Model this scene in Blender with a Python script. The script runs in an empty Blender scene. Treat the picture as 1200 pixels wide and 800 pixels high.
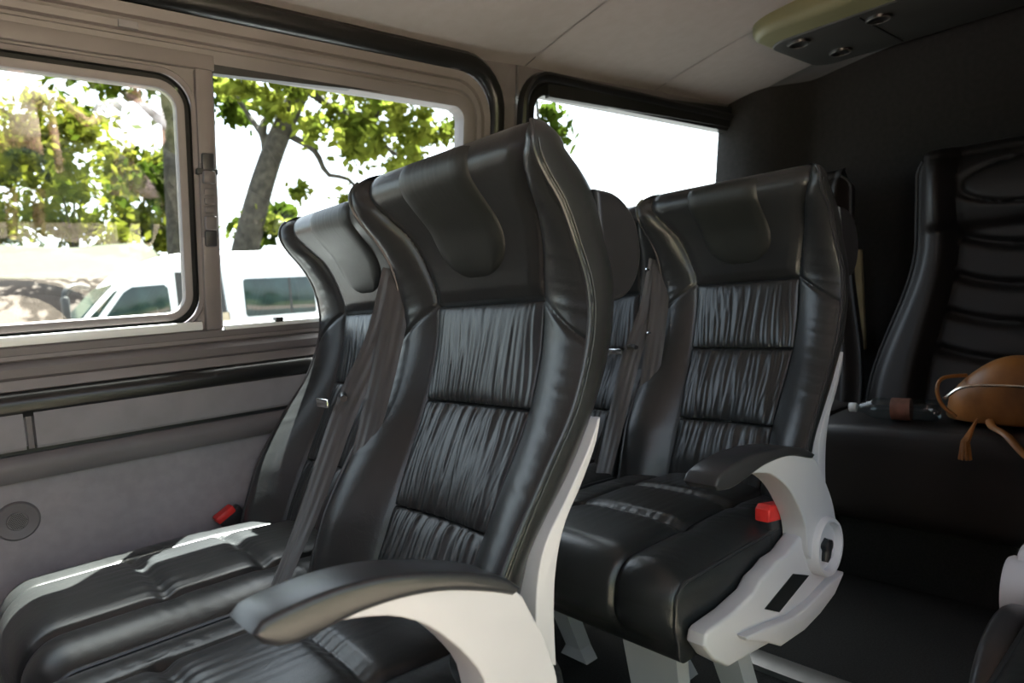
import bpy, bmesh, math, random
import numpy as np
from mathutils import Matrix, Vector

random.seed(7)
rng = np.random.default_rng(11)
scene = bpy.context.scene
col = scene.collection

# ------------------------------------------------------------------ camera
CAM_Z = 0.92
yaw, pit, rol = [math.radians(a) for a in (48.5, 3.73, -4.56)]
fwd = np.array([math.cos(yaw)*math.cos(pit), math.sin(yaw)*math.cos(pit), -math.sin(pit)])
rt = np.array([math.sin(yaw), -math.cos(yaw), 0.0])
upv = np.cross(rt, fwd)
r2 = rt*math.cos(rol) + upv*math.sin(rol)
u2 = -rt*math.sin(rol) + upv*math.cos(rol)
cd = bpy.data.cameras.new('camera')
cam = bpy.data.objects.new('camera', cd)
col.objects.link(cam)
cam.matrix_world = Matrix(((r2[0], u2[0], -fwd[0], 0), (r2[1], u2[1], -fwd[1], 0),
                           (r2[2], u2[2], -fwd[2], CAM_Z), (0, 0, 0, 1)))
cd.sensor_width = 36.0
cd.lens = 790.0/1200*36
cd.clip_start = 0.02
cd.clip_end = 500
cd.dof.use_dof = True
cd.dof.focus_distance = 1.15
cd.dof.aperture_fstop = 5.0
scene.camera = cam

# ------------------------------------------------------------------ sky, sun, exposure
SUN_TRAVEL = Vector((-0.33, -0.185, -1.0)).normalized()
w = bpy.data.worlds.new('sky')
scene.world = w
w.use_nodes = True
nt = w.node_tree
nt.nodes.clear()
out = nt.nodes.new('ShaderNodeOutputWorld')
bg = nt.nodes.new('ShaderNodeBackground')
sky = nt.nodes.new('ShaderNodeTexSky')
sky.sky_type = 'NISHITA'
sky.sun_disc = False
sky.sun_elevation = math.asin(-SUN_TRAVEL.z)
sky.sun_rotation = math.atan2(-SUN_TRAVEL.x, -SUN_TRAVEL.y)
sky.air_density = 1.0
sky.dust_density = 3.0
bg.inputs['Strength'].default_value = 0.34
hs = nt.nodes.new('ShaderNodeHueSaturation')
hs.inputs['Saturation'].default_value = 0.45
nt.links.new(sky.outputs[0], hs.inputs['Color'])
nt.links.new(hs.outputs[0], bg.inputs['Color'])
nt.links.new(bg.outputs[0], out.inputs['Surface'])
sl = bpy.data.lights.new('sun', 'SUN')
sl.energy = 30.0
sl.angle = math.radians(0.55)
sl.color = (1.0, 0.975, 0.94)
so = bpy.data.objects.new('sun', sl)
col.objects.link(so)
so.rotation_euler = SUN_TRAVEL.to_track_quat('-Z', 'Y').to_euler()
so.location = (2, 3, 12)

vs = scene.view_settings
vs.view_transform = 'Standard'
vs.look = 'None'
vs.gamma = 1.0
vs.use_curve_mapping = False
vs.exposure = 1.35


# ------------------------------------------------------------------ materials
def mat(name, color, rough=0.5, metal=0.0, var=0.0, vscale=8.0, bump=0.0, bscale=200.0,
        spec=0.5, vor=False, detail=3.0, coat=0.0, sheen=0.0, color2=None, bdist=0.001, emit=None):
    m = bpy.data.materials.new(name)
    m.use_nodes = True
    t = m.node_tree
    p = t.nodes['Principled BSDF']
    p.inputs['Base Color'].default_value = (*color, 1)
    p.inputs['Roughness'].default_value = rough
    p.inputs['Metallic'].default_value = metal
    p.inputs['Specular IOR Level'].default_value = spec
    p.inputs['Coat Weight'].default_value = coat
    p.inputs['Sheen Weight'].default_value = sheen
    tc = t.nodes.new('ShaderNodeTexCoord')
    if var > 0 or color2:
        n = t.nodes.new('ShaderNodeTexNoise')
        n.inputs['Scale'].default_value = vscale
        n.inputs['Detail'].default_value = detail
        t.links.new(tc.outputs['Object'], n.inputs['Vector'])
        r = t.nodes.new('ShaderNodeValToRGB')
        r.color_ramp.elements[0].position = 0.36
        r.color_ramp.elements[1].position = 0.64
        c2 = color2 if color2 else tuple(min(1, c*(1+var)) for c in color)
        c1 = color if color2 else tuple(c*(1-var) for c in color)
        r.color_ramp.elements[0].color = (*c1, 1)
        r.color_ramp.elements[1].color = (*c2, 1)
        t.links.new(n.outputs['Fac'], r.inputs['Fac'])
        t.links.new(r.outputs['Color'], p.inputs['Base Color'])
    if bump > 0:
        if vor:
            b = t.nodes.new('ShaderNodeTexVoronoi')
            src = b.outputs['Distance']
        else:
            b = t.nodes.new('ShaderNodeTexNoise')
            b.inputs['Detail'].default_value = 4
            src = b.outputs['Fac']
        b.inputs['Scale'].default_value = bscale
        t.links.new(tc.outputs['Object'], b.inputs['Vector'])
        bn = t.nodes.new('ShaderNodeBump')
        bn.inputs['Strength'].default_value = bump
        bn.inputs['Distance'].default_value = bdist
        t.links.new(src, bn.inputs['Height'])
        t.links.new(bn.outputs['Normal'], p.inputs['Normal'])
    if emit:
        p.inputs['Emission Color'].default_value = (*color, 1)
        p.inputs['Emission Strength'].default_value = emit
    return m


def leather(name, color, rough, wrinkle=0.35):
    m = mat(name, color, rough, spec=0.5, var=0.25, vscale=5)
    t = m.node_tree
    p = t.nodes['Principled BSDF']
    tc = [n for n in t.nodes if n.type == 'TEX_COORD'][0]
    v = t.nodes.new('ShaderNodeTexVoronoi')
    v.inputs['Scale'].default_value = 520
    t.links.new(tc.outputs['Object'], v.inputs['Vector'])
    n = t.nodes.new('ShaderNodeTexNoise')
    n.inputs['Scale'].default_value = 42
    n.inputs['Detail'].default_value = 5
    n.inputs['Distortion'].default_value = 1.4
    t.links.new(tc.outputs['Object'], n.inputs['Vector'])
    b1 = t.nodes.new('ShaderNodeBump')
    b1.inputs['Strength'].default_value = 0.12
    b1.inputs['Distance'].default_value = 0.0006
    t.links.new(v.outputs['Distance'], b1.inputs['Height'])
    b2 = t.nodes.new('ShaderNodeBump')
    b2.inputs['Strength'].default_value = wrinkle*0.3
    b2.inputs['Distance'].default_value = 0.004
    t.links.new(n.outputs['Fac'], b2.inputs['Height'])
    t.links.new(b1.outputs['Normal'], b2.inputs['Normal'])
    t.links.new(b2.outputs['Normal'], p.inputs['Normal'])
    return m


def glass_mat(name, tint, refl, rough=0.0):
    m = bpy.data.materials.new(name)
    m.use_nodes = True
    t = m.node_tree
    t.nodes.clear()
    o = t.nodes.new('ShaderNodeOutputMaterial')
    mx = t.nodes.new('ShaderNodeMixShader')
    tr = t.nodes.new('ShaderNodeBsdfTransparent')
    gl = t.nodes.new('ShaderNodeBsdfGlossy')
    # two-sided Schlick reflectance of the pane
    ge = t.nodes.new('ShaderNodeNewGeometry')
    dt = t.nodes.new('ShaderNodeVectorMath')
    dt.operation = 'DOT_PRODUCT'
    t.links.new(ge.outputs['Incoming'], dt.inputs[0])
    t.links.new(ge.outputs['Normal'], dt.inputs[1])
    def mth(op, a, b=None):
        n = t.nodes.new('ShaderNodeMath')
        n.operation = op
        for k_, v_ in enumerate((a, b)):
            if v_ is None:
                continue
            if isinstance(v_, float):
                n.inputs[k_].default_value = v_
            else:
                t.links.new(v_, n.inputs[k_])
        return n.outputs[0]
    R0 = 2*((refl-1)/(refl+1))**2
    ca = mth('ABSOLUTE', dt.outputs['Value'])
    om = mth('SUBTRACT', 1.0, ca)
    p5 = mth('POWER', om, 5.0)
    fac = mth('ADD', mth('MULTIPLY', p5, 1.0-R0), R0)
    tr.inputs['Color'].default_value = (*tint, 1)
    gl.inputs['Roughness'].default_value = rough
    t.links.new(fac, mx.inputs[0])
    t.links.new(tr.outputs[0], mx.inputs[1])
    t.links.new(gl.outputs[0], mx.inputs[2])
    t.links.new(mx.outputs[0], o.inputs['Surface'])
    return m


def leaf_mat(name, c1, c2, trans=0.5):
    m = bpy.data.materials.new(name)
    m.use_nodes = True
    t = m.node_tree
    t.nodes.clear()
    o = t.nodes.new('ShaderNodeOutputMaterial')
    mx = t.nodes.new('ShaderNodeMixShader')
    mx.inputs[0].default_value = trans
    d = t.nodes.new('ShaderNodeBsdfDiffuse')
    tl = t.nodes.new('ShaderNodeBsdfTranslucent')
    tc = t.nodes.new('ShaderNodeTexCoord')
    n = t.nodes.new('ShaderNodeTexNoise')
    n.inputs['Scale'].default_value = 1.3
    n.inputs['Detail'].default_value = 6
    t.links.new(tc.outputs['Object'], n.inputs['Vector'])
    r = t.nodes.new('ShaderNodeValToRGB')
    r.color_ramp.elements[0].position = 0.35
    r.color_ramp.elements[1].position = 0.65
    r.color_ramp.elements[0].color = (*c1, 1)
    r.color_ramp.elements[1].color = (*c2, 1)
    t.links.new(n.outputs['Fac'], r.inputs['Fac'])
    t.links.new(r.outputs['Color'], d.inputs['Color'])
    t.links.new(r.outputs['Color'], tl.inputs['Color'])
    t.links.new(d.outputs[0], mx.inputs[1])
    t.links.new(tl.outputs[0], mx.inputs[2])
    t.links.new(mx.outputs[0], o.inputs['Surface'])
    return m


M = {
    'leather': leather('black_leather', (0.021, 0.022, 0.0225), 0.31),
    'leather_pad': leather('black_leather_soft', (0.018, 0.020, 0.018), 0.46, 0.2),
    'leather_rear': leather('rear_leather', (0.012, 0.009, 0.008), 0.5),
    'piping': mat('piping', (0.03, 0.03, 0.032), 0.3),
    'belt': mat('belt_webbing', (0.05, 0.047, 0.048), 0.36, bump=0.3, bscale=600, sheen=0.3),
    'grey_plastic': mat('light_grey_plastic', (0.59, 0.57, 0.60), 0.42, var=0.05, vscale=3, bump=0.08, bscale=900),
    'black_plastic': mat('black_plastic', (0.02, 0.02, 0.022), 0.32, var=0.2, vscale=12, bump=0.05, bscale=900),
    'pad_plastic': mat('arm_pad_plastic', (0.032, 0.032, 0.035), 0.3, var=0.15, vscale=9, bump=0.05, bscale=700),
    'red': mat('buckle_red', (0.75, 0.035, 0.03), 0.4, var=0.08, vscale=60),
    'chrome': mat('chrome', (0.75, 0.75, 0.75), 0.18, 1.0, var=0.05),
    'wall_panel': mat('wall_panel_fabric', (0.29, 0.265, 0.28), 0.8, var=0.06, vscale=40, bump=0.25, bscale=500),
    'wall_trim': mat('wall_trim_plastic', (0.14, 0.126, 0.13), 0.5, var=0.06, vscale=10, bump=0.12, bscale=700),
    'wall_dark': mat('wall_trim_dark', (0.03, 0.03, 0.033), 0.42, var=0.1, vscale=10, bump=0.1, bscale=600),
    'ledge': mat('ledge_panel', (0.22, 0.21, 0.225), 0.55, var=0.05, vscale=20, bump=0.25, bscale=650),
    'frame': mat('window_frame_plastic', (0.20, 0.178, 0.178), 0.45, var=0.06, vscale=8, bump=0.08, bscale=600),
    'rubber': mat('window_rubber', (0.012, 0.013, 0.013), 0.5, var=0.1, vscale=20),
    'trim_tube': mat('dark_trim', (0.010, 0.010, 0.010), 0.3, var=0.15, vscale=6),
    'headliner': mat('headliner_cloth', (0.27, 0.243, 0.232), 0.9, var=0.03, vscale=30, bump=0.2, bscale=700),
    'felt': mat('charcoal_felt', (0.016, 0.0145, 0.0135), 0.95, var=0.18, vscale=60, bump=0.6, bscale=350, sheen=0.2),
    'carpet': mat('black_carpet', (0.016, 0.016, 0.016), 0.95, var=0.4, vscale=220, bump=0.8, bscale=400),
    'console': mat('console_plastic', (0.15, 0.145, 0.075), 0.5, var=0.08, vscale=6, bump=0.1, bscale=500),
    'console_dark': mat('console_dark', (0.03, 0.03, 0.028), 0.5, var=0.1, vscale=6),
    'beige': mat('beige_trim', (0.38, 0.30, 0.17), 0.55, var=0.08, vscale=8),
    'metal_strip': mat('floor_strip_metal', (0.22, 0.21, 0.2), 0.45, 0.6, var=0.1, vscale=15),
    'glass': glass_mat('window_glass', (0.84, 0.91, 0.85), 1.45),
    'glass_clear': glass_mat('rear_window_glass', (0.86, 0.94, 0.92), 1.5),
    'bag': mat('tan_leather', (0.33, 0.13, 0.03), 0.45, var=0.2, vscale=14, bump=0.3, bscale=200),
    'zip': mat('zip_metal', (0.8, 0.72, 0.6), 0.25, 0.9, var=0.1, vscale=50),
    'plastic_clear': glass_mat('clear_plastic', (0.75, 0.83, 0.85), 1.45, 0.05),
    'white_cap': mat('white_cap', (0.7, 0.7, 0.7), 0.5, var=0.03),
    'label': mat('bottle_label', (0.08, 0.035, 0.02), 0.5, color2=(0.22, 0.09, 0.06), vscale=18),
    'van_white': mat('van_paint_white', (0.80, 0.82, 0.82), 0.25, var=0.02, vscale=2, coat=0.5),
    'van_glass': mat('van_dark_glass', (0.015, 0.03, 0.028), 0.08, var=0.3, vscale=3),
    'van_black': mat('van_black_plastic', (0.02, 0.02, 0.02), 0.5, var=0.2, vscale=9),
    'van_beige': mat('van_interior_beige', (0.45, 0.36, 0.24), 0.7, var=0.1, vscale=6),
    'lamp_lens': mat('van_lamp_lens', (0.6, 0.6, 0.58), 0.15, var=0.1, vscale=10),
    'tyre': mat('tyre', (0.018, 0.018, 0.018), 0.8, var=0.2, vscale=30),
    'bark': mat('bark', (0.022, 0.018, 0.012), 0.9, color2=(0.055, 0.048, 0.034), vscale=6, bump=0.9, bscale=14, bdist=0.05),
    'leaf_a': leaf_mat('leaf_yellow_green', (0.085, 0.115, 0.014), (0.23, 0.25, 0.04), 0.55),
    'leaf_b': leaf_mat('leaf_green', (0.018, 0.035, 0.004), (0.06, 0.085, 0.01), 0.45),
    'leaf_c': leaf_mat('leaf_bush', (0.042, 0.06, 0.006), (0.15, 0.155, 0.018), 0.45),
    'grass': mat('grass', (0.04, 0.055, 0.008), 0.9, color2=(0.09, 0.09, 0.02), vscale=2.5, detail=8, bump=0.8, bscale=60, bdist=0.03),
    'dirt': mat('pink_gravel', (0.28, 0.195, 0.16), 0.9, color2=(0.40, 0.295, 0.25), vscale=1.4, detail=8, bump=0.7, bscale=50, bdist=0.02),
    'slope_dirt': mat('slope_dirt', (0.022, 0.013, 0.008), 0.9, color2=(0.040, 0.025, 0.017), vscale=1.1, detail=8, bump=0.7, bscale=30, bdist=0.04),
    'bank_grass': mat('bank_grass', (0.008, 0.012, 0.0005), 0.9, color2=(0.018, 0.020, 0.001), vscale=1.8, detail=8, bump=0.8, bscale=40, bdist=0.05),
    'asphalt': mat('asphalt', (0.07, 0.07, 0.068), 0.9, var=0.2, vscale=1.5, detail=8, bump=0.5, bscale=90, bdist=0.01),
    'skin': mat('skin', (0.62, 0.40, 0.30), 0.55, var=0.05, vscale=12),
    'hair': mat('hair_brown', (0.07, 0.045, 0.03), 0.6, var=0.3, vscale=40),
    'hair_fair': mat('hair_fair', (0.42, 0.30, 0.14), 0.6, var=0.3, vscale=40),
    'shirt_cream': mat('shirt_cream', (0.80, 0.68, 0.52), 0.85, var=0.05, vscale=8, bump=0.4, bscale=30, bdist=0.01),
    'shirt_white': mat('shirt_white', (0.85, 0.85, 0.86), 0.85, var=0.03, vscale=8, bump=0.4, bscale=30, bdist=0.01),
    'skirt_pink': mat('skirt_pink', (0.72, 0.50, 0.56), 0.85, var=0.06, vscale=10, bump=0.4, bscale=30, bdist=0.01),
    'shorts': mat('shorts_dark', (0.035, 0.045, 0.05), 0.85, var=0.2, vscale=10),
    'shoe': mat('shoe', (0.30, 0.34, 0.42), 0.6, var=0.1, vscale=20),
    'eye': mat('eye_dark', (0.02, 0.015, 0.01), 0.2, var=0.1),
    'lips': mat('lips', (0.5, 0.2, 0.18), 0.5, var=0.05),
    'bagcloth': mat('waist_bag_brown', (0.12, 0.08, 0.06), 0.7, var=0.2, vscale=20),
}


# ------------------------------------------------------------------ mesh helpers
def mesh_from(name, verts, faces, mats, smooth=True, sharp_deg=40):
    me = bpy.data.meshes.new(name)
    me.from_pydata([tuple(map(float, v)) for v in verts], [], faces)
    bm = bmesh.new()
    bm.from_mesh(me)
    bmesh.ops.recalc_face_normals(bm, faces=bm.faces)
    if smooth:
        lim = math.radians(sharp_deg)
        for f in bm.faces:
            f.smooth = True
        for e in bm.edges:
            if len(e.link_faces) == 2 and e.calc_face_angle(0) > lim:
                e.smooth = False
    bm.to_mesh(me)
    bm.free()
    me.materials.append(M[mats] if isinstance(mats, str) else mats)
    return me


def link(name, me, parent=None, loc=(0, 0, 0), rot=None, kind=None, label=None):
    o = bpy.data.objects.new(name, me)
    col.objects.link(o)
    o.location = loc
    if rot:
        o.rotation_euler = rot
    if parent:
        o.parent = parent
    if kind:
        o['kind'] = kind
    if label:
        o['label'] = label
    return o


def empty(name, loc, label=None, cat=None, group=None, kind=None, rz=0.0):
    o = bpy.data.objects.new(name, None)
    o.empty_display_size = 0.1
    col.objects.link(o)
    o.location = loc
    o.rotation_euler = (0, 0, rz)
    tag(o, label, cat, group, kind)
    return o


def tag(o, label=None, cat=None, group=None, kind=None):
    if label:
        o['label'] = label
    if cat:
        o['category'] = cat
    if group:
        o['group'] = group
    if kind:
        o['kind'] = kind
    return o


def crs(pts, n):
    """Catmull-Rom resample, roughly even spacing."""
    p = np.array(pts, float)
    p = np.vstack([2*p[0]-p[1], p, 2*p[-1]-p[-2]])
    o = []
    for i in range(1, len(p)-2):
        for t in np.linspace(0, 1, 24, endpoint=False):
            a, b, c, d = p[i-1], p[i], p[i+1], p[i+2]
            o.append(0.5*((2*b)+(-a+c)*t+(2*a-5*b+4*c-d)*t*t+(-a+3*b-3*c+d)*t**3))
    o.append(p[-2])
    o = np.array(o)
    s = np.r_[0, np.cumsum(np.linalg.norm(np.diff(o, axis=0), axis=1))]
    q = np.linspace(0, s[-1], n)
    return np.stack([np.interp(q, s, o[:, k]) for k in range(o.shape[1])], 1)


def smooth_fn(pts):
    p = crs(pts, 200)
    i = np.argsort(p[:, 0])
    x, y = p[i, 0], p[i, 1]
    return lambda v: np.interp(v, x, y)


def grid_mesh(name, P, m, cu=False, cv=False, smooth=True, sharp=60):
    n, k = P.shape[:2]
    f = []
    for i in range(n if cu else n-1):
        for j in range(k if cv else k-1):
            a, b = i*k+j, i*k+(j+1) % k
            c, d = ((i+1) % n)*k+(j+1) % k, ((i+1) % n)*k+j
            f.append((a, b, c, d))
    return mesh_from(name, P.reshape(-1, 3), f, m, smooth, sharp)


def tube_vf(pts, r, seg=8, closed=False, cap=True, flat=1.0):
    p = np.array(pts, float)
    n = len(p)
    rr = np.broadcast_to(np.array(r, float), (n,))
    if closed:
        tg = np.roll(p, -1, 0)-np.roll(p, 1, 0)
    else:
        tg = np.gradient(p, axis=0)
    tg /= np.linalg.norm(tg, axis=1)[:, None]+1e-12
    nrm = np.cross(tg[0], [0.13, 0.31, 0.94])
    nrm /= np.linalg.norm(nrm)
    V, Fc = [], []
    for i in range(n):
        nrm = nrm-tg[i]*(nrm@tg[i])
        nrm /= np.linalg.norm(nrm)+1e-12
        b = np.cross(tg[i], nrm)
        for k in range(seg):
            a = 2*math.pi*k/seg
            V.append(p[i]+rr[i]*(math.cos(a)*nrm+math.sin(a)*b*flat))
    for i in range(n if closed else n-1):
        for k in range(seg):
            a, b_ = i*seg+k, i*seg+(k+1) % seg
            j = (i+1) % n
            Fc.append((a, b_, j*seg+(k+1) % seg, j*seg+k))
    if cap and not closed:
        Fc.append(tuple(range(seg-1, -1, -1)))
        Fc.append(tuple((n-1)*seg+k for k in range(seg)))
    return V, Fc


def tube(name, pts, r, m, seg=8, closed=False, flat=1.0):
    V, Fc = tube_vf(pts, r, seg, closed, True, flat)
    return mesh_from(name, V, Fc, m, True, 50)


def merge(name, parts, m, smooth=True, sharp=45):
    V, Fc = [], []
    for v, f in parts:
        o = len(V)
        V += [tuple(a) for a in v]
        Fc += [tuple(i+o for i in q) for q in f]
    return mesh_from(name, V, Fc, m, smooth, sharp)


def bm_finish(bm, name, m, smooth=True, sharp=35):
    bmesh.ops.recalc_face_normals(bm, faces=bm.faces)
    for f in bm.faces:
        f.smooth = smooth
    if smooth:
        lim = math.radians(sharp)
        for e in bm.edges:
            if len(e.link_faces) == 2 and e.calc_face_angle(0) > lim:
                e.smooth = False
    me = bpy.data.meshes.new(name)
    bm.to_mesh(me)
    bm.free()
    me.materials.append(M[m])
    return me


def extrude_poly(name, pts, axis, lo, hi, m, bevel=0.0, seg=3):
    """pts: 2D outline; axis: extruded axis ('x': pts are (y,z), 'y': (x,z), 'z': (x,y))."""
    bm = bmesh.new()
    def v3(p, h):
        return {'x': (h, p[0], p[1]), 'y': (p[0], h, p[1]), 'z': (p[0], p[1], h)}[axis]
    a = [bm.verts.new(v3(p, lo)) for p in pts]
    b = [bm.verts.new(v3(p, hi)) for p in pts]
    n = len(pts)
    f1 = bm.faces.new(a)
    f2 = bm.faces.new(b[::-1])
    for i in range(n):
        bm.faces.new((a[i], b[i], b[(i+1) % n], a[(i+1) % n]))
    bmesh.ops.recalc_face_normals(bm, faces=bm.faces)
    if bevel > 0:
        es = list(set(list(f1.edges)+list(f2.edges)))
        bmesh.ops.bevel(bm, geom=es, offset=bevel, segments=seg, affect='EDGES', profile=0.5, clamp_overlap=True)
    return bm_finish(bm, name, m)


def box_mesh(name, lo, hi, m, bevel=0.0, seg=2):
    bm = bmesh.new()
    bmesh.ops.create_cube(bm, size=1)
    for v in bm.verts:
        for k in range(3):
            v.co[k] = lo[k]+(v.co[k]+0.5)*(hi[k]-lo[k])
    if bevel > 0:
        bmesh.ops.bevel(bm, geom=list(bm.edges), offset=bevel, segments=seg, affect='EDGES', profile=0.5, clamp_overlap=True)
    return bm_finish(bm, name, m)


def lathe(name, prof, m, seg=24, axis='z'):
    P = np.zeros((len(prof), seg, 3))
    for i, (r, h) in enumerate(prof):
        for k in range(seg):
            a = 2*math.pi*k/seg
            c, s = r*math.cos(a), r*math.sin(a)
            P[i, k] = {'z': (c, s, h), 'y': (c, h, s), 'x': (h, c, s)}[axis]
    n, k = len(prof), seg
    f = []
    for i in range(n-1):
        for j in range(k):
            f.append((i*k+j, i*k+(j+1) % k, (i+1)*k+(j+1) % k, (i+1)*k+j))
    f.append(tuple(range(k)))
    f.append(tuple((n-1)*k+j for j in range(k)))
    return mesh_from(name, P.reshape(-1, 3), f, m, True, 40)


def smoothstep(a, b, x):
    t = np.clip((x-a)/(b-a), 0, 1)
    return t*t*(3-2*t)


# ------------------------------------------------------------------ the van shell
WY, BELT, SLOPE = 1.62, 0.92, 0.20
def wy(z):
    return WY-SLOPE*max(0.0, z-BELT)

def wp(x, z, off):
    return (x, wy(z)-off, z)


def rrect(x0, x1, z0, z1, r, nc=8, ne=6):
    r = max(r, 1e-4)
    pts = []
    for cx, cz, a0 in ((x1-r, z1-r, 0), (x0+r, z1-r, 90), (x0+r, z0+r, 180), (x1-r, z0+r, 270)):
        for k in range(nc+1):
            a = math.radians(a0+90*k/nc)
            pts.append((cx+r*math.cos(a), cz+r*math.sin(a)))
    return pts


def ring(name, rect, rad, prof, m):
    """Frame ring on the window wall: prof is a list of (outset, inward offset)."""
    rows = []
    for d, off in prof:
        p = rrect(rect[0]-d, rect[1]+d, rect[2]-d, rect[3]+d, rad+d if rad+d > 0.002 else 0.002)
        rows.append([wp(x, z, off) for x, z in p])
    return grid_mesh(name, np.array(rows), m, cv=True, sharp=35)


def ring_square(name, rect, rad, outer, off, m, th=0.03):
    """Flat sheet between a rounded opening and a square outline, with thickness."""
    a = rrect(*rect, rad)
    b = rrect(*outer, 0.001)
    rows = [[wp(x, z, off-th) for x, z in a], [wp(x, z, off) for x, z in a],
            [wp(x, z, off) for x, z in b], [wp(x, z, off-th) for x, z in b]]
    return grid_mesh(name, np.array(rows), m, cu=True, cv=True, sharp=30)


def wall_strip(name, prof, x0, x1, m, nx=2, sharp=35):
    """prof: closed list of (y,z) extruded along x."""
    return extrude_poly(name, prof, 'x', x0, x1, m)


XF, XR = -1.1, 2.85
# floor
fl = link('floor', box_mesh('floor', (XF, -0.36, -0.06), (XR+0.05, 1.66, 0.0), 'carpet'))
tag(fl, 'black carpeted van floor under the seats', kind='structure')

# window wall and its panels
wl = empty('wall_left', (0, 0, 0), 'grey trimmed van side wall with windows', kind='structure')
link('lower_panel', box_mesh('lower_panel', (XF, 1.62, 0.0), (XR, 1.66, 0.645), 'wall_panel'), wl)
link('skirting', extrude_poly('skirting', [(1.66, 0.0), (1.59, 0.0), (1.592, 0.26), (1.605, 0.30), (1.625, 0.305), (1.66, 0.305)], 'x', XF, XR, 'wall_trim'), wl)
rail_prof = [(1.66, 0.640), (1.606, 0.640), (1.596, 0.650), (1.592, 0.665), (1.594, 0.682), (1.602, 0.692), (1.66, 0.694)]
link('rail', extrude_poly('rail', rail_prof, 'x', XF, XR, 'wall_trim'), wl)
link('rail_shadow_gap', extrude_poly('gap', [(1.66, 0.690), (1.612, 0.690), (1.612, 0.706), (1.66, 0.706)], 'x', XF, XR, 'rubber'), wl)
ledge_prof = [(1.66, 0.702), (1.594, 0.702), (1.590, 0.707), (1.588, 0.768), (1.592, 0.776), (1.60, 0.779), (1.66, 0.781)]
for xa, xb in ((XF, 0.143), (0.160, XR)):
    link('ledge_panel', extrude_poly('ledge_panel', ledge_prof, 'x', xa, xb, 'ledge'), wl)
link('ledge_joint', extrude_poly('ledge_joint', [(1.66, 0.702), (1.600, 0.702), (1.598, 0.775), (1.66, 0.779)], 'x', 0.1475, 0.1565, 'wall_trim'), wl)
link('pocket_strip', extrude_poly('pocket_strip', [(1.66, 0.775), (1.622, 0.775), (1.626, 0.80), (1.62, 0.842), (1.66, 0.842)], 'x', XF, XR, 'wall_dark'), wl)
rim_prof = [(1.66, 0.836), (1.606, 0.836), (1.598, 0.842), (1.597, 0.858), (1.604, 0.868), (1.612, 0.872), (1.612, 0.880), (1.604, 0.884), (1.603, 0.898), (1.61, 0.905), (1.66, 0.905)]
link('sill_trim', extrude_poly('sill_trim', rim_prof, 'x', XF, XR, 'wall_trim'), wl)

# speaker grille in the lower panel
spk = link('speaker_grille', lathe('speaker_grille', [(0.001, -0.004), (0.0165, -0.004), (0.018, -0.002), (0.034, -0.006), (0.0365, -0.004), (0.038, 0.0), (0.038, 0.01)], 'wall_trim', 40, 'y'), wl, (0.116, 1.619, 0.564), label='round grey speaker grille')
holes = []
for i in range(-5, 6):
    for j in range(-5, 6):
        x, z = (i+0.5*(j % 2))*0.003, j*0.0027
        if x*x+z*z < 0.0155**2:
            c = [(x+0.0011*math.cos(a), -0.0046, z+0.0011*math.sin(a)) for a in np.linspace(0, 2*math.pi, 7)[:-1]]
            holes.append((c, [tuple(range(6))]))
hm = merge('grille_holes', holes, 'rubber', False)
link('grille_holes', hm, spk)

# window 1: sliding sash and fixed pane in one opening
GX0, GX1, GZ0, GZ1 = -0.62, 1.222, 0.905, 1.462
w1 = empty('window_1', (0, 0, 0), 'large side window with sliding sash, grey frames and latch', kind='structure')
link('outer_frame', ring('outer_frame', (GX0, GX1, GZ0, GZ1), 0.035,
     [(0.0, -0.035), (0.0, 0.008), (0.012, 0.013), (0.03, 0.014), (0.034, 0.008), (0.04, 0.008), (0.043, 0.016), (0.055, 0.018), (0.058, 0.006), (0.066, 0.006), (0.069, 0.016), (0.088, 0.02), (0.093, 0.012)], 'frame'), w1)
link('outer_trim', ring('outer_trim', (GX0-0.088, GX1+0.088, GZ0-0.088, GZ1+0.088), 0.1,
     [(0.0, 0.0), (0.002, 0.020), (0.010, 0.032), (0.024, 0.038), (0.040, 0.035), (0.052, 0.022), (0.056, 0.0)], 'trim_tube'), w1)
# trim beading (lighter lip) outside the dark trim
link('trim_lip', ring('trim_lip', (GX0-0.142, GX1+0.142, GZ0-0.142, GZ1+0.142), 0.145,
     [(0.0, 0.0), (0.002, 0.012), (0.006, 0.014), (0.010, 0.011), (0.012, 0.0)], 'frame'), w1)
# fixed pane
link('pane', box_mesh('pane', (0, 0, 0), (1, 0.004, 1), 'glass'), w1)
pane = w1.children[-1]
def pane_mesh(name, x0, x1, z0, z1, off, m, th=0.004):
    v = [wp(x0, z0, off), wp(x1, z0, off), wp(x1, z1, off), wp(x0, z1, off)]
    f = [(0, 1, 2, 3)]
    return mesh_from(name, v, f, m, False)
pane.data = pane_mesh('pane_fixed', 0.50, GX1+0.01, GZ0-0.01, GZ1+0.01, -0.018, 'glass_clear')
sash = link('sash', ring('sash', (-0.46, 0.463, 0.943, 1.408), 0.04,
            [(-0.004, -0.008), (0.0, 0.006), (0.010, 0.010), (0.014, 0.010), (0.0155, 0.004)], 'frame'), w1)
link('sash_seal', ring('sash_seal', (-0.46, 0.463, 0.943, 1.408), 0.04,
     [(0.0145, 0.006), (0.016, 0.0), (0.026, -0.002), (0.028, 0.006)], 'rubber'), sash)
link('sash_pane', pane_mesh('sash_pane', -0.465, 0.468, 0.938, 1.413, 0.0, 'glass'), sash)
link('sash_rim', ring('sash_rim', (-0.488, 0.491, 0.915, 1.436), 0.06,
     [(0.0, -0.004), (0.001, 0.008), (0.008, 0.012), (0.011, 0.008), (0.012, -0.004)], 'frame'), w1)
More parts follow.
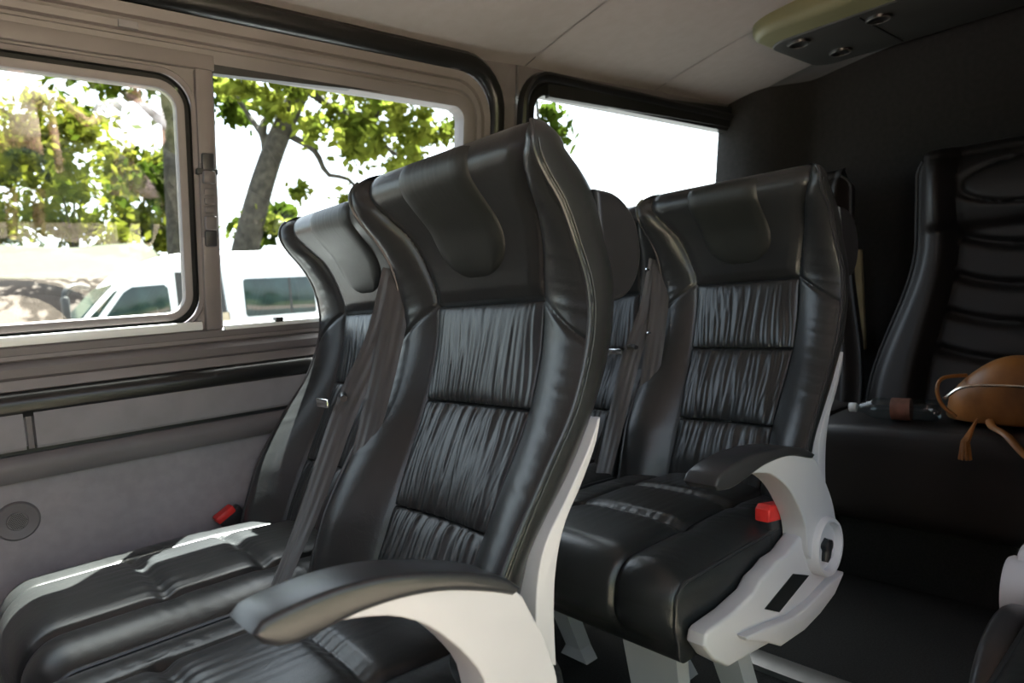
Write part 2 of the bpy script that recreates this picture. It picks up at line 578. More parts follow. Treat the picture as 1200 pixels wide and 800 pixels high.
link('track_shadow', ring('track_shadow', (-0.50, 0.50, 0.905, 1.448), 0.02,
     [(0.0, -0.004), (0.001, 0.002), (0.012, 0.002), (0.013, -0.006)], 'rubber'), w1)
link('sash_surround', ring_square('sash_surround', (-0.488, 0.491, 0.915, 1.436), 0.06, (-0.53, 0.505, 0.898, 1.456), 0.006, 'frame', 0.01), w1)
# centre post with latch
def slab(name, x0, x1, z0, z1, o0, o1, m, bevel=0.004):
    bm = bmesh.new()
    vs_ = []
    for x in (x0, x1):
        for z in (z0, z1):
            for o in (o0, o1):
                vs_.append(bm.verts.new(wp(x, z, o)))
    bmesh.ops.convex_hull(bm, input=vs_)
    bmesh.ops.dissolve_limit(bm, angle_limit=0.01, verts=bm.verts, edges=bm.edges)
    if bevel:
        bmesh.ops.bevel(bm, geom=list(bm.edges), offset=bevel, segments=2, affect='EDGES', profile=0.5, clamp_overlap=True)
    return bm_finish(bm, name, m)
link('centre_post', slab('centre_post', 0.499, 0.536, 0.900, 1.452, -0.02, 0.018, 'frame', 0.005), w1)
link('post_seal', slab('post_seal', 0.534, 0.5385, 0.902, 1.452, -0.02, 0.010, 'rubber', 0.001), w1)
latch = link('latch', slab('latch', 0.498, 0.533, 1.105, 1.262, 0.016, 0.022, 'wall_trim', 0.003), w1, label='grey two-ended window latch')
for za, zb, dark in ((1.245, 1.282, 1), (1.218, 1.245, 0), (1.085, 1.120, 1), (1.120, 1.150, 0)):
    link('latch_grip', slab('latch_grip', 0.503, 0.529, za, zb, 0.018, 0.034 if not dark else 0.028, 'wall_dark' if dark else 'wall_trim', 0.004), latch)
for zc in (1.163, 1.182, 1.201):
    link('latch_rib', slab('latch_rib', 0.505, 0.527, zc-0.007, zc+0.007, 0.02, 0.028, 'wall_trim', 0.003), latch)
link('latch_hook', slab('latch_hook', 0.492, 0.536, 1.238, 1.250, 0.012, 0.026, 'rubber', 0.002), latch)
# top track band and dark blade
link('top_track', slab('top_track', -0.6, 0.54, 1.452, 1.482, 0.0, 0.016, 'frame', 0.003), w1)
blade = [wp(x, z, 0.010) for x, z in ((0.54, 1.468), (0.80, 1.476), (0.93, 1.482), (0.968, 1.481), (0.972, 1.474), (0.955, 1.466), (0.80, 1.459), (0.54, 1.449))]
bb = [tuple(np.array(p)+[0, 0.02, 0]) for p in blade]
n_ = len(blade)
link('pane_blade', mesh_from('pane_blade', blade+bb, [tuple(range(n_)), tuple(range(2*n_-1, n_-1, -1))]+[(i, (i+1) % n_, n_+(i+1) % n_, n_+i) for i in range(n_)], 'wall_dark', False), w1)
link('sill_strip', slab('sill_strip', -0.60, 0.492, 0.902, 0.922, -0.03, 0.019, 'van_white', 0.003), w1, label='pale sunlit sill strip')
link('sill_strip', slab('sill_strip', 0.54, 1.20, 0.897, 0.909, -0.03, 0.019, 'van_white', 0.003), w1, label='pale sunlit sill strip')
# little clips on the frame
for xx, zz in ((0.36, 1.512), (1.16, 1.56)):
    link('frame_clip', slab('frame_clip', xx, xx+0.035, zz-0.008, zz+0.006, 0.012, 0.022, 'ledge', 0.002), w1)
link('sill_catch', slab('sill_catch', 0.66, 0.68, 0.905, 0.918, 0.0, 0.02, 'rubber', 0.003), w1)

# window 2 (rear quarter)
QX0, QX1, QZ0, QZ1 = 1.497, 2.70, 0.905, 1.535
w2 = empty('window_2', (0, 0, 0), 'rear quarter window with black top bar', kind='structure')
link('pane', pane_mesh('pane_quarter', QX0-0.01, QX1, QZ0, QZ1+0.03, -0.018, 'glass_clear'), w2)
link('outer_frame', ring('outer_frame2', (QX0, QX1, QZ0, QZ1), 0.045,
     [(0.0, -0.035), (0.0, 0.004), (0.006, 0.008), (0.028, 0.010), (0.032, 0.004), (0.040, 0.002)], 'trim_tube'), w2)
link('outer_trim', ring('outer_trim2', (QX0-0.036, QX1+0.036, QZ0-0.036, QZ1+0.036), 0.08,
     [(0.0, 0.0), (0.002, 0.016), (0.008, 0.024), (0.018, 0.027), (0.027, 0.022), (0.032, 0.0)], 'trim_tube'), w2)
bar = [wp(1.55, 1.530, 0.014), wp(2.62, 1.548, 0.014), wp(2.66, 1.628, 0.014), wp(1.54, 1.566, 0.014)]
bb = [tuple(np.array(p)+[0, 0.02, 0]) for p in bar]
link('blind_housing', mesh_from('blind_housing', bar+bb, [(0, 1, 2, 3), (7, 6, 5, 4)]+[(i, (i+1) % 4, 4+(i+1) % 4, 4+i) for i in range(4)], 'rubber', False), w2)

# wall sheets around the two openings
link('window_surround', ring_square('window_surround', (GX0-0.135, GX1+0.135, GZ0-0.06, GZ1+0.135), 0.14, (XF, 1.42, 0.80, 1.66), -0.004, 'wall_trim'), wl)
link('window_surround', ring_square('window_surround2', (QX0-0.06, QX1+0.03, QZ0-0.06, QZ1+0.06), 0.09, (1.418, XR, 0.80, 1.70), -0.004, 'wall_trim'), wl)

# headliner: three cloth panels and a dark felt rear panel, slight joint between them
def ceil_z(y, x):
    edge = 1.600+0.028*max(0.0, x-1.2)
    t = (y-0.62)/0.87
    return edge+0.115*(1-t*t)
ce = empty('ceiling', (0, 0, 0), 'beige-grey cloth headliner of the van', kind='structure')
for k, (xa, xb, m) in enumerate(((XF, 0.30, 'headliner'), (0.304, 1.452, 'headliner'), (1.456, 2.10, 'headliner'), (2.104, 2.66, 'headliner'), (2.662, XR, 'felt'))):
    xs = np.linspace(xa, xb, 8)
    ys = np.linspace(-0.34, 1.505, 28)
    P = np.zeros((8, 56, 3))
    for i, x in enumerate(xs):
        rnd = 0.003*(1-math.cos(min(1, min(i, 7-i)/1.0)*math.pi))/2
        for j, y in enumerate(ys):
            P[i, j] = (x, y, ceil_z(y, x)-rnd)
            P[i, 55-j] = (x, y, ceil_z(y, x)+0.03)
    link('headliner_panel' if m == 'headliner' else 'rear_header', grid_mesh('headliner_panel', P, m, cv=True, sharp=50), ce)
# outer roof skin so no sky leaks through the joints
P = np.zeros((2, 28, 3))
for i, x in enumerate((XF, XR+0.05)):
    for j, y in enumerate(np.linspace(-0.36, 1.49, 28)):
        P[i, j] = (x, y, ceil_z(min(max(y, -0.34), 1.5), XR)+0.05)
link('roof_skin', grid_mesh('roof_skin', P, 'van_white'), ce)

# rear wall of charcoal felt with rounded corner pillar
wb = empty('wall_back', (0, 0, 0), 'charcoal felt rear wall of the van', kind='structure')
plan = [(2.600, 1.62), (2.602, 1.56), (2.62, 1.49), (2.66, 1.44), (2.72, 1.40), (2.79, 1.365), (2.84, 1.33), (2.85, 1.28), (2.85, 0.9), (2.85, 0.4), (2.85, -0.34)]
pl = np.vstack([crs(plan[:8], 26), np.array(plan[8:])])
zs = np.linspace(0.0, 1.74, 30)
P = np.zeros((len(pl), len(zs), 3))
for i, (x, y) in enumerate(pl):
    for j, z in enumerate(zs):
        lean = 0.20*max(0, z-0.92)*(1 if i < 26 else max(0, 1-(i-25)/2))
        ripple = 0.006*math.sin(9*z+3*y)*math.exp(-((i-16)/6)**2)
        P[i, j] = (x+0.0*lean, y-lean*0.7+ripple, z)
link('felt_lining', grid_mesh('felt_lining', P, 'felt', sharp=60), wb)
link('outer_skin', box_mesh('outer_skin', (2.87, -0.36, -0.05), (2.90, 1.66, 1.80), 'felt'), wb)
for yy, zz0, zz1 in ((1.165, 0.62, 1.02), (1.075, 0.60, 1.0)):
    link('beige_trim', box_mesh('beige_trim', (2.825, yy, zz0), (2.848, yy+0.045, zz1), 'beige', 0.006), wb)

# door side: closed panel behind the sliding-door opening
wr = empty('wall_right', (0, 0, 0), 'dark door-side wall behind the sliding door opening', kind='structure')
link('side_lining', box_mesh('side_lining', (1.16, -0.36, -0.05), (2.87, -0.32, 1.76), 'felt', 0.006), wr)
link('door_jamb', box_mesh('door_jamb', (1.10, -0.38, -0.05), (1.18, -0.30, 1.72), 'wall_trim', 0.012), wr)
link('front_jamb', box_mesh('front_jamb', (XF, -0.38, -0.05), (-0.55, -0.32, 1.72), 'wall_trim', 0.012), wr)
link('door_header', box_mesh('door_header', (XF, -0.38, 1.56), (1.18, -0.31, 1.76), 'wall_trim', 0.012), wr)
wf = empty('front_blocker', (0, 0, 0), 'dark grey partition added to shut out light from the cab', kind='structure')
link('blocker', box_mesh('blocker', (XF-0.04, -0.34, 0.0), (XF, 1.64, 1.60), 'wall_trim', 0.01), wf)  # added out of view, full height, to cut frontal light on the seats

# overhead console on the headliner
con = empty('overhead_console', (2.33, 0.60, 1.685), 'rounded overhead console with pale front edge and dark vents on headliner', 'console')
cx0, cx1, cy0, cy1 = -0.30, 0.24, -0.55, 0.50
pts = [(x, y) for x, y in rrect(cx0, cx1, cy0, cy1, 0.10)]
link('console_body', extrude_poly('console_body', pts, 'z', -0.020, 0.075, 'console', 0.024, 5), con)
pts = [(x, y) for x, y in rrect(cx0+0.12, cx1-0.015, cy0+0.02, cy1-0.015, 0.07)]
link('dark_panel', extrude_poly('dark_panel', pts, 'z', -0.026, 0.0, 'console_dark', 0.006, 3), con, label='dark console panel')
for vx, vy in ((-0.12, 0.40), (0.10, 0.36), (-0.10, 0.17)):
    v = link('vent', lathe('vent', [(0.006, -0.026), (0.02, -0.029), (0.028, -0.034), (0.034, -0.033), (0.036, -0.026)], 'trim_tube', 24), con, (vx, vy, 0))
    link('vent_rim', tube('vent_rim', [(0.032*math.cos(a), 0.032*math.sin(a), -0.033) for a in np.linspace(0, 2*math.pi, 25)[:-1]], 0.0012, 'metal_strip', 6, True), v)
link('hatch_line', box_mesh('hatch_line', (-0.16, 0.20, -0.029), (0.2, 0.206, -0.024), 'rubber'), con)

# transverse floor strip
fs = link('trim_1', extrude_poly('floor_strip', [(1.40, 0.0), (1.47, 0.0), (1.468, 0.012), (1.45, 0.016), (1.42, 0.016), (1.402, 0.012)], 'y', 0.15, 1.58, 'metal_strip'))
tag(fs, 'grey metal strip across the carpeted floor', kind='structure')


# ------------------------------------------------------------------ coach seat meshes (built once)
EDGE = [(0.43, 0.440), (0.50, 0.464), (0.55, 0.485), (0.586, 0.503), (0.643, 0.542), (0.698, 0.585), (0.766, 0.640), (0.845, 0.678),
        (0.913, 0.690), (0.978, 0.679), (1.033, 0.654), (1.072, 0.624), (1.092, 0.611), (1.106, 0.606), (1.12, 0.605), (1.145, 0.605)]
edge_x = smooth_fn(EDGE)
REC = [(0.43, 0.05), (0.50, 0.056), (0.59, 0.060), (0.70, 0.042), (0.76, 0.024), (0.85, 0.013), (0.913, 0.012), (0.98, 0.016), (1.033, 0.022), (1.07, 0.022), (1.10, 0.018), (1.12, 0.017), (1.145, 0.017)]
rec_f = smooth_fn(REC)
REAR = [(0.43, 0.525), (0.55, 0.566), (0.60, 0.590), (0.70, 0.682), (0.82, 0.757), (0.94, 0.790), (1.0, 0.784), (1.06, 0.754), (1.09, 0.731), (1.106, 0.714), (1.12, 0.698), (1.145, 0.670)]
rear_f = smooth_fn(REAR)
CPW = [(0.43, 0.118), (0.59, 0.122), (0.753, 0.134), (0.916, 0.136), (0.97, 0.146), (1.04, 0.166), (1.09, 0.190), (1.12, 0.205), (1.145, 0.210)]
cp_f = smooth_fn(CPW)
HW, ZT = 0.235, 1.118


def hw_f(z):
    z = np.asarray(z, float)
    base = 0.225+0.010*smoothstep(0.45, 0.7, z)-0.006*np.exp(-((z-0.99)/0.05)**2)
    return base


def ripple1(a, f, seed):
    r = np.random.default_rng(seed)
    o = 0
    for k in range(3):
        ff = f*r.uniform(0.6, 1.8)
        o = o+(1-np.abs(np.sin(math.pi*ff*a+r.uniform(0, 6.28))))**2.2*r.uniform(0.5, 1)
    return o/1.7-0.42


def front_x(y, z):
    """front surface of the backrest without the sunk panel zone"""
    ay = np.abs(y)
    h, c = hw_f(z), cp_f(z)
    q = np.clip((h-ay)/(h-c), 0, 1)
    b = (0.013+0.006*smoothstep(0.75, 0.55, z))*(1-0.8*smoothstep(1.05, 1.135, z))
    x = edge_x(z)+rec_f(z)*q**1.35-b*np.sin(math.pi*np.clip(q, 0, 1))**0.8
    cen = np.clip(ay/c, 0, 1)
    x = x+np.where(ay < c, 0.010*(1-cen**2)*smoothstep(0.9, 0.5, z), 0)
    return x


def body_front(y, z):
    x = front_x(y, z)
    ay, c = np.abs(y), cp_f(z)
    # sunk zone below the centre panels
    s = smoothstep(c+0.002, c-0.006, ay)*smoothstep(0.920, 0.912, z)
    x = x+0.008*s
    # head panel slightly proud, lower edge rounded; wing seam groove
    hd = smoothstep(0.914, 0.94, z)
    x = x-0.007*smoothstep(c, c-0.03, ay)*hd
    groove = np.exp(-((ay-c)/0.0052)**2)*smoothstep(0.915, 0.925, z)
    x = x+0.0048*groove
    # diagonal seam from head panel corner to piping
    dz = z-(0.916-(ay-0.136)*0.66)
    x = x+0.005*np.exp(-(dz/0.0042)**2)*smoothstep(0.132, 0.138, ay)
    # cross wrinkles along the outer edge of the wings and bolsters
    wr_ = ripple1(z*9+ay*2.0, 3.1, 5)*smoothstep(0.14, 0.21, ay)*smoothstep(0.55, 0.7, z)
    x = x-0.0016*wr_
    return x


nzb, nyb = 180, 200
zz = np.r_[np.linspace(0.43, ZT, nzb)]
top_a = np.radians(np.linspace(0, 90, 9))[1:]
rows = []
nside, nback = 7, 12
for i in range(nzb+len(top_a)):
    if i < nzb:
        z = zz[i]; a = 0.0; zz_ = z
    else:
        a = top_a[i-nzb]; z = ZT; zz_ = ZT+0.036*math.sin(a)
    h = float(hw_f(z))-0.042*(1-math.cos(a))
    ys = np.linspace(-h, h, nyb)
    fx = body_front(ys, np.full(nyb, z))
    fx[0] = fx[-1] = edge_x(z)
    rx = rear_f(z)
    mid = 0.5*(fx+rx)
    k = 1-math.cos(a)
    lp = [(fx[j]+(mid[j]-fx[j])*k*0.9, ys[j], zz_) for j in range(nyb)]
    ex = edge_x(z)
    em = 0.5*(ex+rx)
    for t in np.linspace(0, 1, nside+1)[1:]:
        x = ex+(rx-ex)*t
        yv = h-0.034*t**2.6+0.0025*math.sin(math.pi*min(1, t*1.6))
        lp.append((x+(em-x)*k*0.9, yv, zz_))
    ye = h-0.034
    for t in np.linspace(0, 1, nback+2)[1:-1]:
        x = rx+0.012*math.sin(math.pi*t)
        lp.append((x+(em-x)*k*0.9, ye-2*ye*t, zz_))
    for t in np.linspace(1, 0, nside+1)[:-1]:
        x = ex+(rx-ex)*t
        yv = -(h-0.034*t**2.6+0.0025*math.sin(math.pi*min(1, t*1.6)))
        lp.append((x+(em-x)*k*0.9, yv, zz_))
    rows.append(lp)
P = np.array(rows)
nr, nc_ = P.shape[:2]
faces = []
for i in range(nr-1):
    for j in range(nc_):
        faces.append((i*nc_+j, i*nc_+(j+1) % nc_, (i+1)*nc_+(j+1) % nc_, (i+1)*nc_+j))
faces.append(tuple((nr-1)*nc_+j for j in range(nc_)))
faces.append(tuple(range(nc_)))
MESH = {}
MESH['back_cushion'] = mesh_from('back_cushion', P.reshape(-1, 3), faces, 'leather', True, 55)


def panel(name, z0, z1, gt, gb, seed, depth=0.013):
    na, nb = 120, 70
    a = np.linspace(-1, 1, na)
    b = np.linspace(0, 1, nb)
    A, B = np.meshgrid(a, b)
    Z = z0+(z1-z0)*B
    Wd = cp_f(Z)-0.0005
    Y = A*Wd
    X0 = front_x(Y, Z)
    edge = (1-np.abs(A)**7)*(1-np.abs(2*B-1)**7)
    puff = depth*np.clip(edge, 0, 1)**0.4+0.006*np.sin(math.pi*B)*(1-A*A)
    r = np.random.default_rng(seed)
    env_len = lambda s: 0.025+0.085*(0.5+0.5*np.sin(A*17+s)*np.sin(A*41+2*s))
    G = 0
    H = z1-z0
    if gb:
        d = B*H
        G = G+gb*np.exp(-d/env_len(seed))*ripple1(A+0.10*np.sin(B*3+A*4)*B, 3.1, seed)
    if gt:
        d = (1-B)*H
        G = G+gt*np.exp(-d/env_len(seed+1.7))*ripple1(A+0.12*np.sin(B*3.5+A*3+1)*(1-B), 3.1, seed+9)
    G = G*np.clip(edge*3, 0, 1)
    broad = 0.0014*ripple1(A+0.18*B*np.sin(A*2.2+seed), 3.2, seed+31)*np.sin(math.pi*B)
    X = X0+0.006-puff-G-broad
    # border tucked under
    X[0] += 0.003; X[-1] += 0.003; X[:, 0] += 0.003; X[:, -1] += 0.003
    return grid_mesh(name, np.stack([X, Y, Z], 2), 'leather', sharp=80)


MESH['panel_low'] = panel('back_panel_low', 0.44, 0.591, 0.008, 0.0, 3)
MESH['panel_mid'] = panel('back_panel_mid', 0.591, 0.754, 0.008, 0.0075, 8)
MESH['panel_top'] = panel('back_panel_top', 0.754, 0.913, 0.0, 0.0075, 14)

# head pad, U shaped
na, nb = 50, 60
A, B = np.meshgrid(np.linspace(-1, 1, na), np.linspace(0, 1, nb))
z0h, z1h = 0.955, 1.140
Z = z0h+(z1h-z0h)*B**1.15
rr_ = 0.075
t = np.clip((z0h+rr_-Z)/rr_, 0, 1)
Wd = 0.089*np.sqrt(np.maximum(1-t**2.4, 0.0004))+0.004*smoothstep(1.04, 1.15, Z)
Y = A*Wd
Zc = np.minimum(Z, ZT)
X0 = body_front(Y, Zc)+0.055*(1-np.sqrt(np.clip(1-(np.clip(Z-ZT, 0, 0.036)/0.036)**2, 0, 1)))
dist = np.minimum(np.abs(1-np.abs(A))*Wd, (Z-z0h)*0.8+0.0)
puff = 0.013*np.sqrt(np.clip(1-(1-np.clip(dist/0.035, 0, 1))**2, 0, 1))-0.004
wr_ = 0.0006*ripple1(A+0.1*B, 5, 77)*smoothstep(1.03, 1.13, Z)
MESH['head_pad'] = grid_mesh('head_pad', np.stack([X0-puff-wr_, Y, Z+0.004*np.clip(dist/0.02, 0, 1)*smoothstep(1.10, 1.14, Z)], 2), 'leather_pad', sharp=80)

# piping along both edges (curves over the top corner)
pp = []
for s in (-1, 1):
    zz_ = np.linspace(0.435, ZT, 90)
    c = [(float(edge_x(z))-0.001, s*(float(hw_f(z))+0.001), z) for z in zz_]
    x, y, z = c[-1]
    for a in top_a[:4]:
        hh = float(hw_f(ZT))-0.042*(1-math.cos(a))
        em = 0.5*(edge_x(ZT)+rear_f(ZT))
        c.append((edge_x(ZT)+(em-edge_x(ZT))*(1-math.cos(a))*0.9, s*(hh+0.001), ZT+0.036*math.sin(a)))
    pp.append(tube_vf(c, 0.0034, 7))
    c2 = [(p[0]+0.0105, p[1]+s*0.0012, p[2]) for p in c[:90]]
    pp.append(tube_vf(c2, 0.0012, 5))
MESH['piping_l'] = merge('piping', pp[:2], 'piping')
MESH['piping_r'] = merge('piping', pp[2:], 'piping')

# grey rear shell
sh_f = [(0.548, 0.40), (0.556, 0.48), (0.566, 0.55), (0.588, 0.60), (0.633, 0.648), (0.682, 0.704), (0.706, 0.74)]
sh_r = [(0.711, 0.742), (0.698, 0.708), (0.664, 0.66), (0.624, 0.612), (0.602, 0.56), (0.592, 0.50), (0.588, 0.42), (0.588, 0.36), (0.55, 0.36)]
outl = [tuple(p) for p in np.vstack([crs(sh_f, 22), crs(sh_r[:-2], 22), np.array(sh_r[-2:])])]
MESH['shell'] = extrude_poly('back_shell', outl, 'y', -0.222, 0.222, 'grey_plastic', 0.006, 3)

# grab handle behind the headrest
hp = crs([(0.745, 1.065), (0.79, 1.058), (0.824, 1.032), (0.838, 0.995), (0.835, 0.955), (0.815, 0.922), (0.785, 0.905), (0.745, 0.90)], 30)
MESH['handle'] = extrude_poly('grab_handle', [tuple(p) for p in hp], 'y', -0.216, -0.165, 'black_plastic', 0.018, 4)

# cushion
nx_, ny_ = 0, 96
prof = []
def cush_profile():
    p = [(0.585, 0.345), (0.30, 0.325), (0.06, 0.325)]
    for a in np.linspace(-90, -180, 6):
        p.append((0.036+0.018*math.cos(math.radians(a)), 0.343+0.018*math.sin(math.radians(a))))
    for z in np.linspace(0.36, 0.415, 10):
        p.append((0.018-0.004*math.sin((z-0.36)/0.055*3.14), z))
    for a in np.linspace(180, 90, 12):
        p.append((0.054+0.036*math.cos(math.radians(a)), 0.415+0.036*math.sin(math.radians(a))))
    for x in np.linspace(0.06, 0.56, 95):
        p.append((x, 0.451-0.012*smoothstep(0.30, 0.56, x)))
    p.append((0.585, 0.425)); p.append((0.59, 0.39))
    return np.array(p)
prof = cush_profile()
nrm2 = np.gradient(prof, axis=0)
nrm2 = np.stack([-nrm2[:, 1], nrm2[:, 0]], 1)
nrm2 /= np.linalg.norm(nrm2, axis=1)[:, None]+1e-9
cen = prof.mean(0)
sg = np.sign(((prof-cen)*nrm2).sum(1))
nrm2 *= np.where(sg == 0, 1, sg)[:, None]
topm = smoothstep(0.33, 0.40, prof[:, 1])
ysc = np.linspace(-HW, HW, ny_)
P = np.zeros((ny_, len(prof), 3))
CS = 0.128
for j, y in enumerate(ysc):
    ay = abs(y)
    u = ay/HW
    bul = 0.024*(1-u**2.2)                       # crown across the width
    if ay > CS:
        q = (ay-CS)/(HW-CS)
        pf = 0.013*math.sin(math.pi*q)**0.7
    else:
        q = ay/CS
        pf = 0.012*(1-q**6)**0.6
    gro = 0.006*math.exp(-((ay-CS)/0.0035)**2)
    X, Z = prof[:, 0], prof[:, 1]
    d = np.full(len(prof), bul+pf-gro)
    # transverse seams with gathers in the centre field
    if ay < CS+0.02:
        fade = 1 if ay < CS else max(0, 1-(ay-CS)/0.02)
        for k, xs in enumerate((0.20, 0.365)):
            ds = np.abs(X-xs)
            on = (Z > 0.40)
            d -= fade*on*0.010*np.exp(-(ds/0.013)**2)
            rp = ripple1(np.array([y*6.2]), 5, 40+k)[0]
            d += fade*on*0.0034*rp*np.exp(-ds/0.04)
    else:
        # gathers radiating over the bolster from the seam ends
        for k, xs in enumerate((0.20, 0.365)):
            ds = np.abs(X-xs)
            d -= (Z > 0.40)*0.004*np.exp(-(ds/0.012)**2)*math.exp(-(ay-CS)/0.04)
            d += (Z > 0.40)*0.0016*ripple1(X*7+y*3, 4, 60+k)*math.exp(-(ay-CS)/0.06)
    d *= topm
    P[j, :, 0] = X+nrm2[:, 0]*d
    P[j, :, 1] = y
    P[j, :, 2] = Z+nrm2[:, 1]*d
n1, n2 = P.shape[:2]
faces = []
for i in range(n1-1):
    for j in range(n2):
        faces.append((i*n2+j, i*n2+(j+1) % n2, (i+1)*n2+(j+1) % n2, (i+1)*n2+j))
faces.append(tuple(range(n2)))
faces.append(tuple((n1-1)*n2+j for j in range(n2)))
MESH['cushion'] = mesh_from('seat_cushion', P.reshape(-1, 3), faces, 'leather', True, 60)
pp = []
for s in (-1, 1):
    c = [(p[0]-0.001 if p[0] < 0.03 else p[0], s*(HW+0.0005), p[1]+(0.001 if p[1] > 0.42 else 0)) for p in prof[8:-4]]
    pp.append(tube_vf(c, 0.0032, 6))
MESH['cushion_piping_l'] = merge('cushion_piping', pp[:1], 'piping')
MESH['cushion_piping_r'] = merge('cushion_piping', pp[1:], 'piping')

# seat pan, legs
MESH['pan'] = extrude_poly('seat_pan', [(0.07, 0.325), (0.09, 0.29), (0.30, 0.27), (0.56, 0.28), (0.60, 0.33), (0.60, 0.36), (0.40, 0.335)], 'y', -0.20, 0.20, 'black_plastic', 0.01)
def leg_mesh(x0, x1, y0, y1, dxb, inset):
    v = []
    for z, ins, dx in ((0.295, 0, 0), (0.03, inset, dxb), (0.0, inset-0.02, dxb)):
        for x, y in ((x0+dx, y0+ins), (x1+dx, y0+ins), (x1+dx, y1-ins), (x0+dx, y1-ins)):
            v.append((x, y, z))
    f = [(0, 3, 2, 1), (8, 9, 10, 11)]
    for k in (0, 4):
        for i in range(4):
            f.append((k+i, k+(i+1) % 4, k+4+(i+1) % 4, k+4+i))
    return mesh_from('leg', v, f, 'grey_plastic', False)
MESH['leg_front'] = leg_mesh(0.130, 0.165, -0.145, -0.020, 0.03, 0.012)
MESH['leg_rear'] = leg_mesh(0.22, 0.26, -0.20, -0.135, 0.10, 0.008)
MESH['leg_far'] = leg_mesh(0.42, 0.46, 0.06, 0.16, 0.02, 0.012)

# side bracket (aisle side), pivot disc and armrest; local y of near face -0.29
YN, YF_ = -0.290, -0.238
br = [(0.30, 0.425), (0.262, 0.425), (0.237, 0.417), (0.205, 0.412), (0.181, 0.398), (0.110, 0.389), (0.045, 0.388), (0.034, 0.384), (0.028, 0.368), (0.05, 0.338), (0.09, 0.308),
      (0.13, 0.304), (0.186, 0.297), (0.28, 0.285), (0.369, 0.281), (0.44, 0.292), (0.495, 0.315), (0.505, 0.345), (0.500, 0.40), (0.48, 0.445), (0.44, 0.465), (0.38, 0.45)]
MESH['bracket'] = extrude_poly('side_bracket', br, 'y', -0.277, -0.242, 'grey_plastic', 0.006, 3)
fl_ = [(0.118, 0.352), (0.126, 0.342), (0.180, 0.318), (0.234, 0.288), (0.32, 0.282), (0.385, 0.288), (0.45, 0.302), (0.498, 0.33), (0.44, 0.333), (0.36, 0.322), (0.28, 0.322), (0.20, 0.338)]
MESH['bracket_rib'] = extrude_poly('bracket_rib', fl_, 'y', -0.292, -0.27, 'grey_plastic', 0.007, 3)
MESH['slot'] = extrude_poly('slot', [(0.316, 0.385), (0.375, 0.362), (0.257, 0.336), (0.209, 0.360)], 'y', -0.2785, -0.2765, 'rubber', 0)  # dark plate on the bracket, painted shade in place of an open hole
PV = (0.425, 0.405)
MESH['pivot'] = lathe('pivot_housing', [(0.056, -0.245), (0.056, -0.295), (0.053, -0.300), (0.047, -0.300), (0.045, -0.297), (0.044, -0.286), (0.012, -0.285)], 'grey_plastic', 36, 'y')
MESH['knob'] = merge('adjuster_knob', [tube_vf(crs([(-0.010, -0.289, 0.012), (-0.004, -0.291, -0.004), (-0.012, -0.291, -0.026)], 8), [0.010, 0.0125, 0.012, 0.011, 0.010, 0.010, 0.009, 0.007], 10),
                                         tube_vf([(0.0, -0.285, 0.004), (0.0, -0.300, 0.004)], [0.011, 0.010], 10)], 'black_plastic')


def arm_meshes(pad_top, pad_bot, g_out, g_in, tagn, yn=YN, yf=YF_):
    pad = [tuple(p) for p in np.vstack([crs(pad_top, 26), crs(pad_bot, 20)[:]])]
    MESH['arm_pad'+tagn] = extrude_poly('arm_pad', pad, 'y', yn-0.004, yf+0.004, 'pad_plastic', 0.011, 4)
    g = [tuple(p) for p in np.vstack([crs(g_out, 26), crs(g_in, 22)])]
    MESH['arm'+tagn] = extrude_poly('armrest', g, 'y', yn+0.002, yf-0.002, 'grey_plastic', 0.010, 4)

def loc_(l, dx=0.0):
    return [(x-dx, z) for x, z in l]
arm_meshes(loc_([(0.878, 0.612), (0.884, 0.621), (0.897, 0.627), (0.93, 0.633), (0.989, 0.636), (1.074, 0.630), (1.167, 0.610), (1.215, 0.588)], 0.82),
           loc_([(1.203, 0.583), (1.118, 0.606), (1.034, 0.610), (0.971, 0.602), (0.926, 0.597), (0.888, 0.602)], 0.82),
           loc_([(0.962, 0.606), (1.034, 0.618), (1.118, 0.613), (1.209, 0.587), (1.251, 0.541), (1.289, 0.477), (1.302, 0.41), (1.28, 0.37)], 0.82),
           loc_([(1.215, 0.37), (1.180, 0.41), (1.172, 0.467), (1.149, 0.508), (1.112, 0.552), (1.058, 0.587), (1.011, 0.600)], 0.82), '')
# front-row aisle armrest (raised a little, heel further back)
arm_meshes([(0.182, 0.662), (0.190, 0.670), (0.221, 0.674), (0.270, 0.674), (0.326, 0.665), (0.395, 0.643), (0.450, 0.619), (0.476, 0.597)],
           [(0.462, 0.594), (0.433, 0.608), (0.375, 0.630), (0.324, 0.641), (0.276, 0.644), (0.238, 0.641), (0.209, 0.641), (0.190, 0.651)],
           [(0.236, 0.645), (0.276, 0.651), (0.324, 0.648), (0.375, 0.637), (0.433, 0.614), (0.471, 0.596), (0.490, 0.562), (0.509, 0.519), (0.522, 0.47), (0.52, 0.40), (0.50, 0.36)],
           [(0.43, 0.36), (0.425, 0.44), (0.416, 0.515), (0.404, 0.539), (0.387, 0.564), (0.354, 0.600), (0.321, 0.623), (0.290, 0.635), (0.258, 0.643)], '_raised', -0.295, -0.240)

# buckle
MESH['buckle'] = extrude_poly('buckle', [(0.325, 0.40), (0.365, 0.395), (0.385, 0.475), (0.375, 0.482), (0.325, 0.492), (0.315, 0.485)], 'y', -0.238, -0.212, 'black_plastic', 0.005)
MESH['button'] = extrude_poly('buckle_button', [(0.312, 0.472), (0.386, 0.460), (0.391, 0.480), (0.378, 0.491), (0.326, 0.501), (0.314, 0.494)], 'y', -0.240, -0.210, 'red', 0.004)


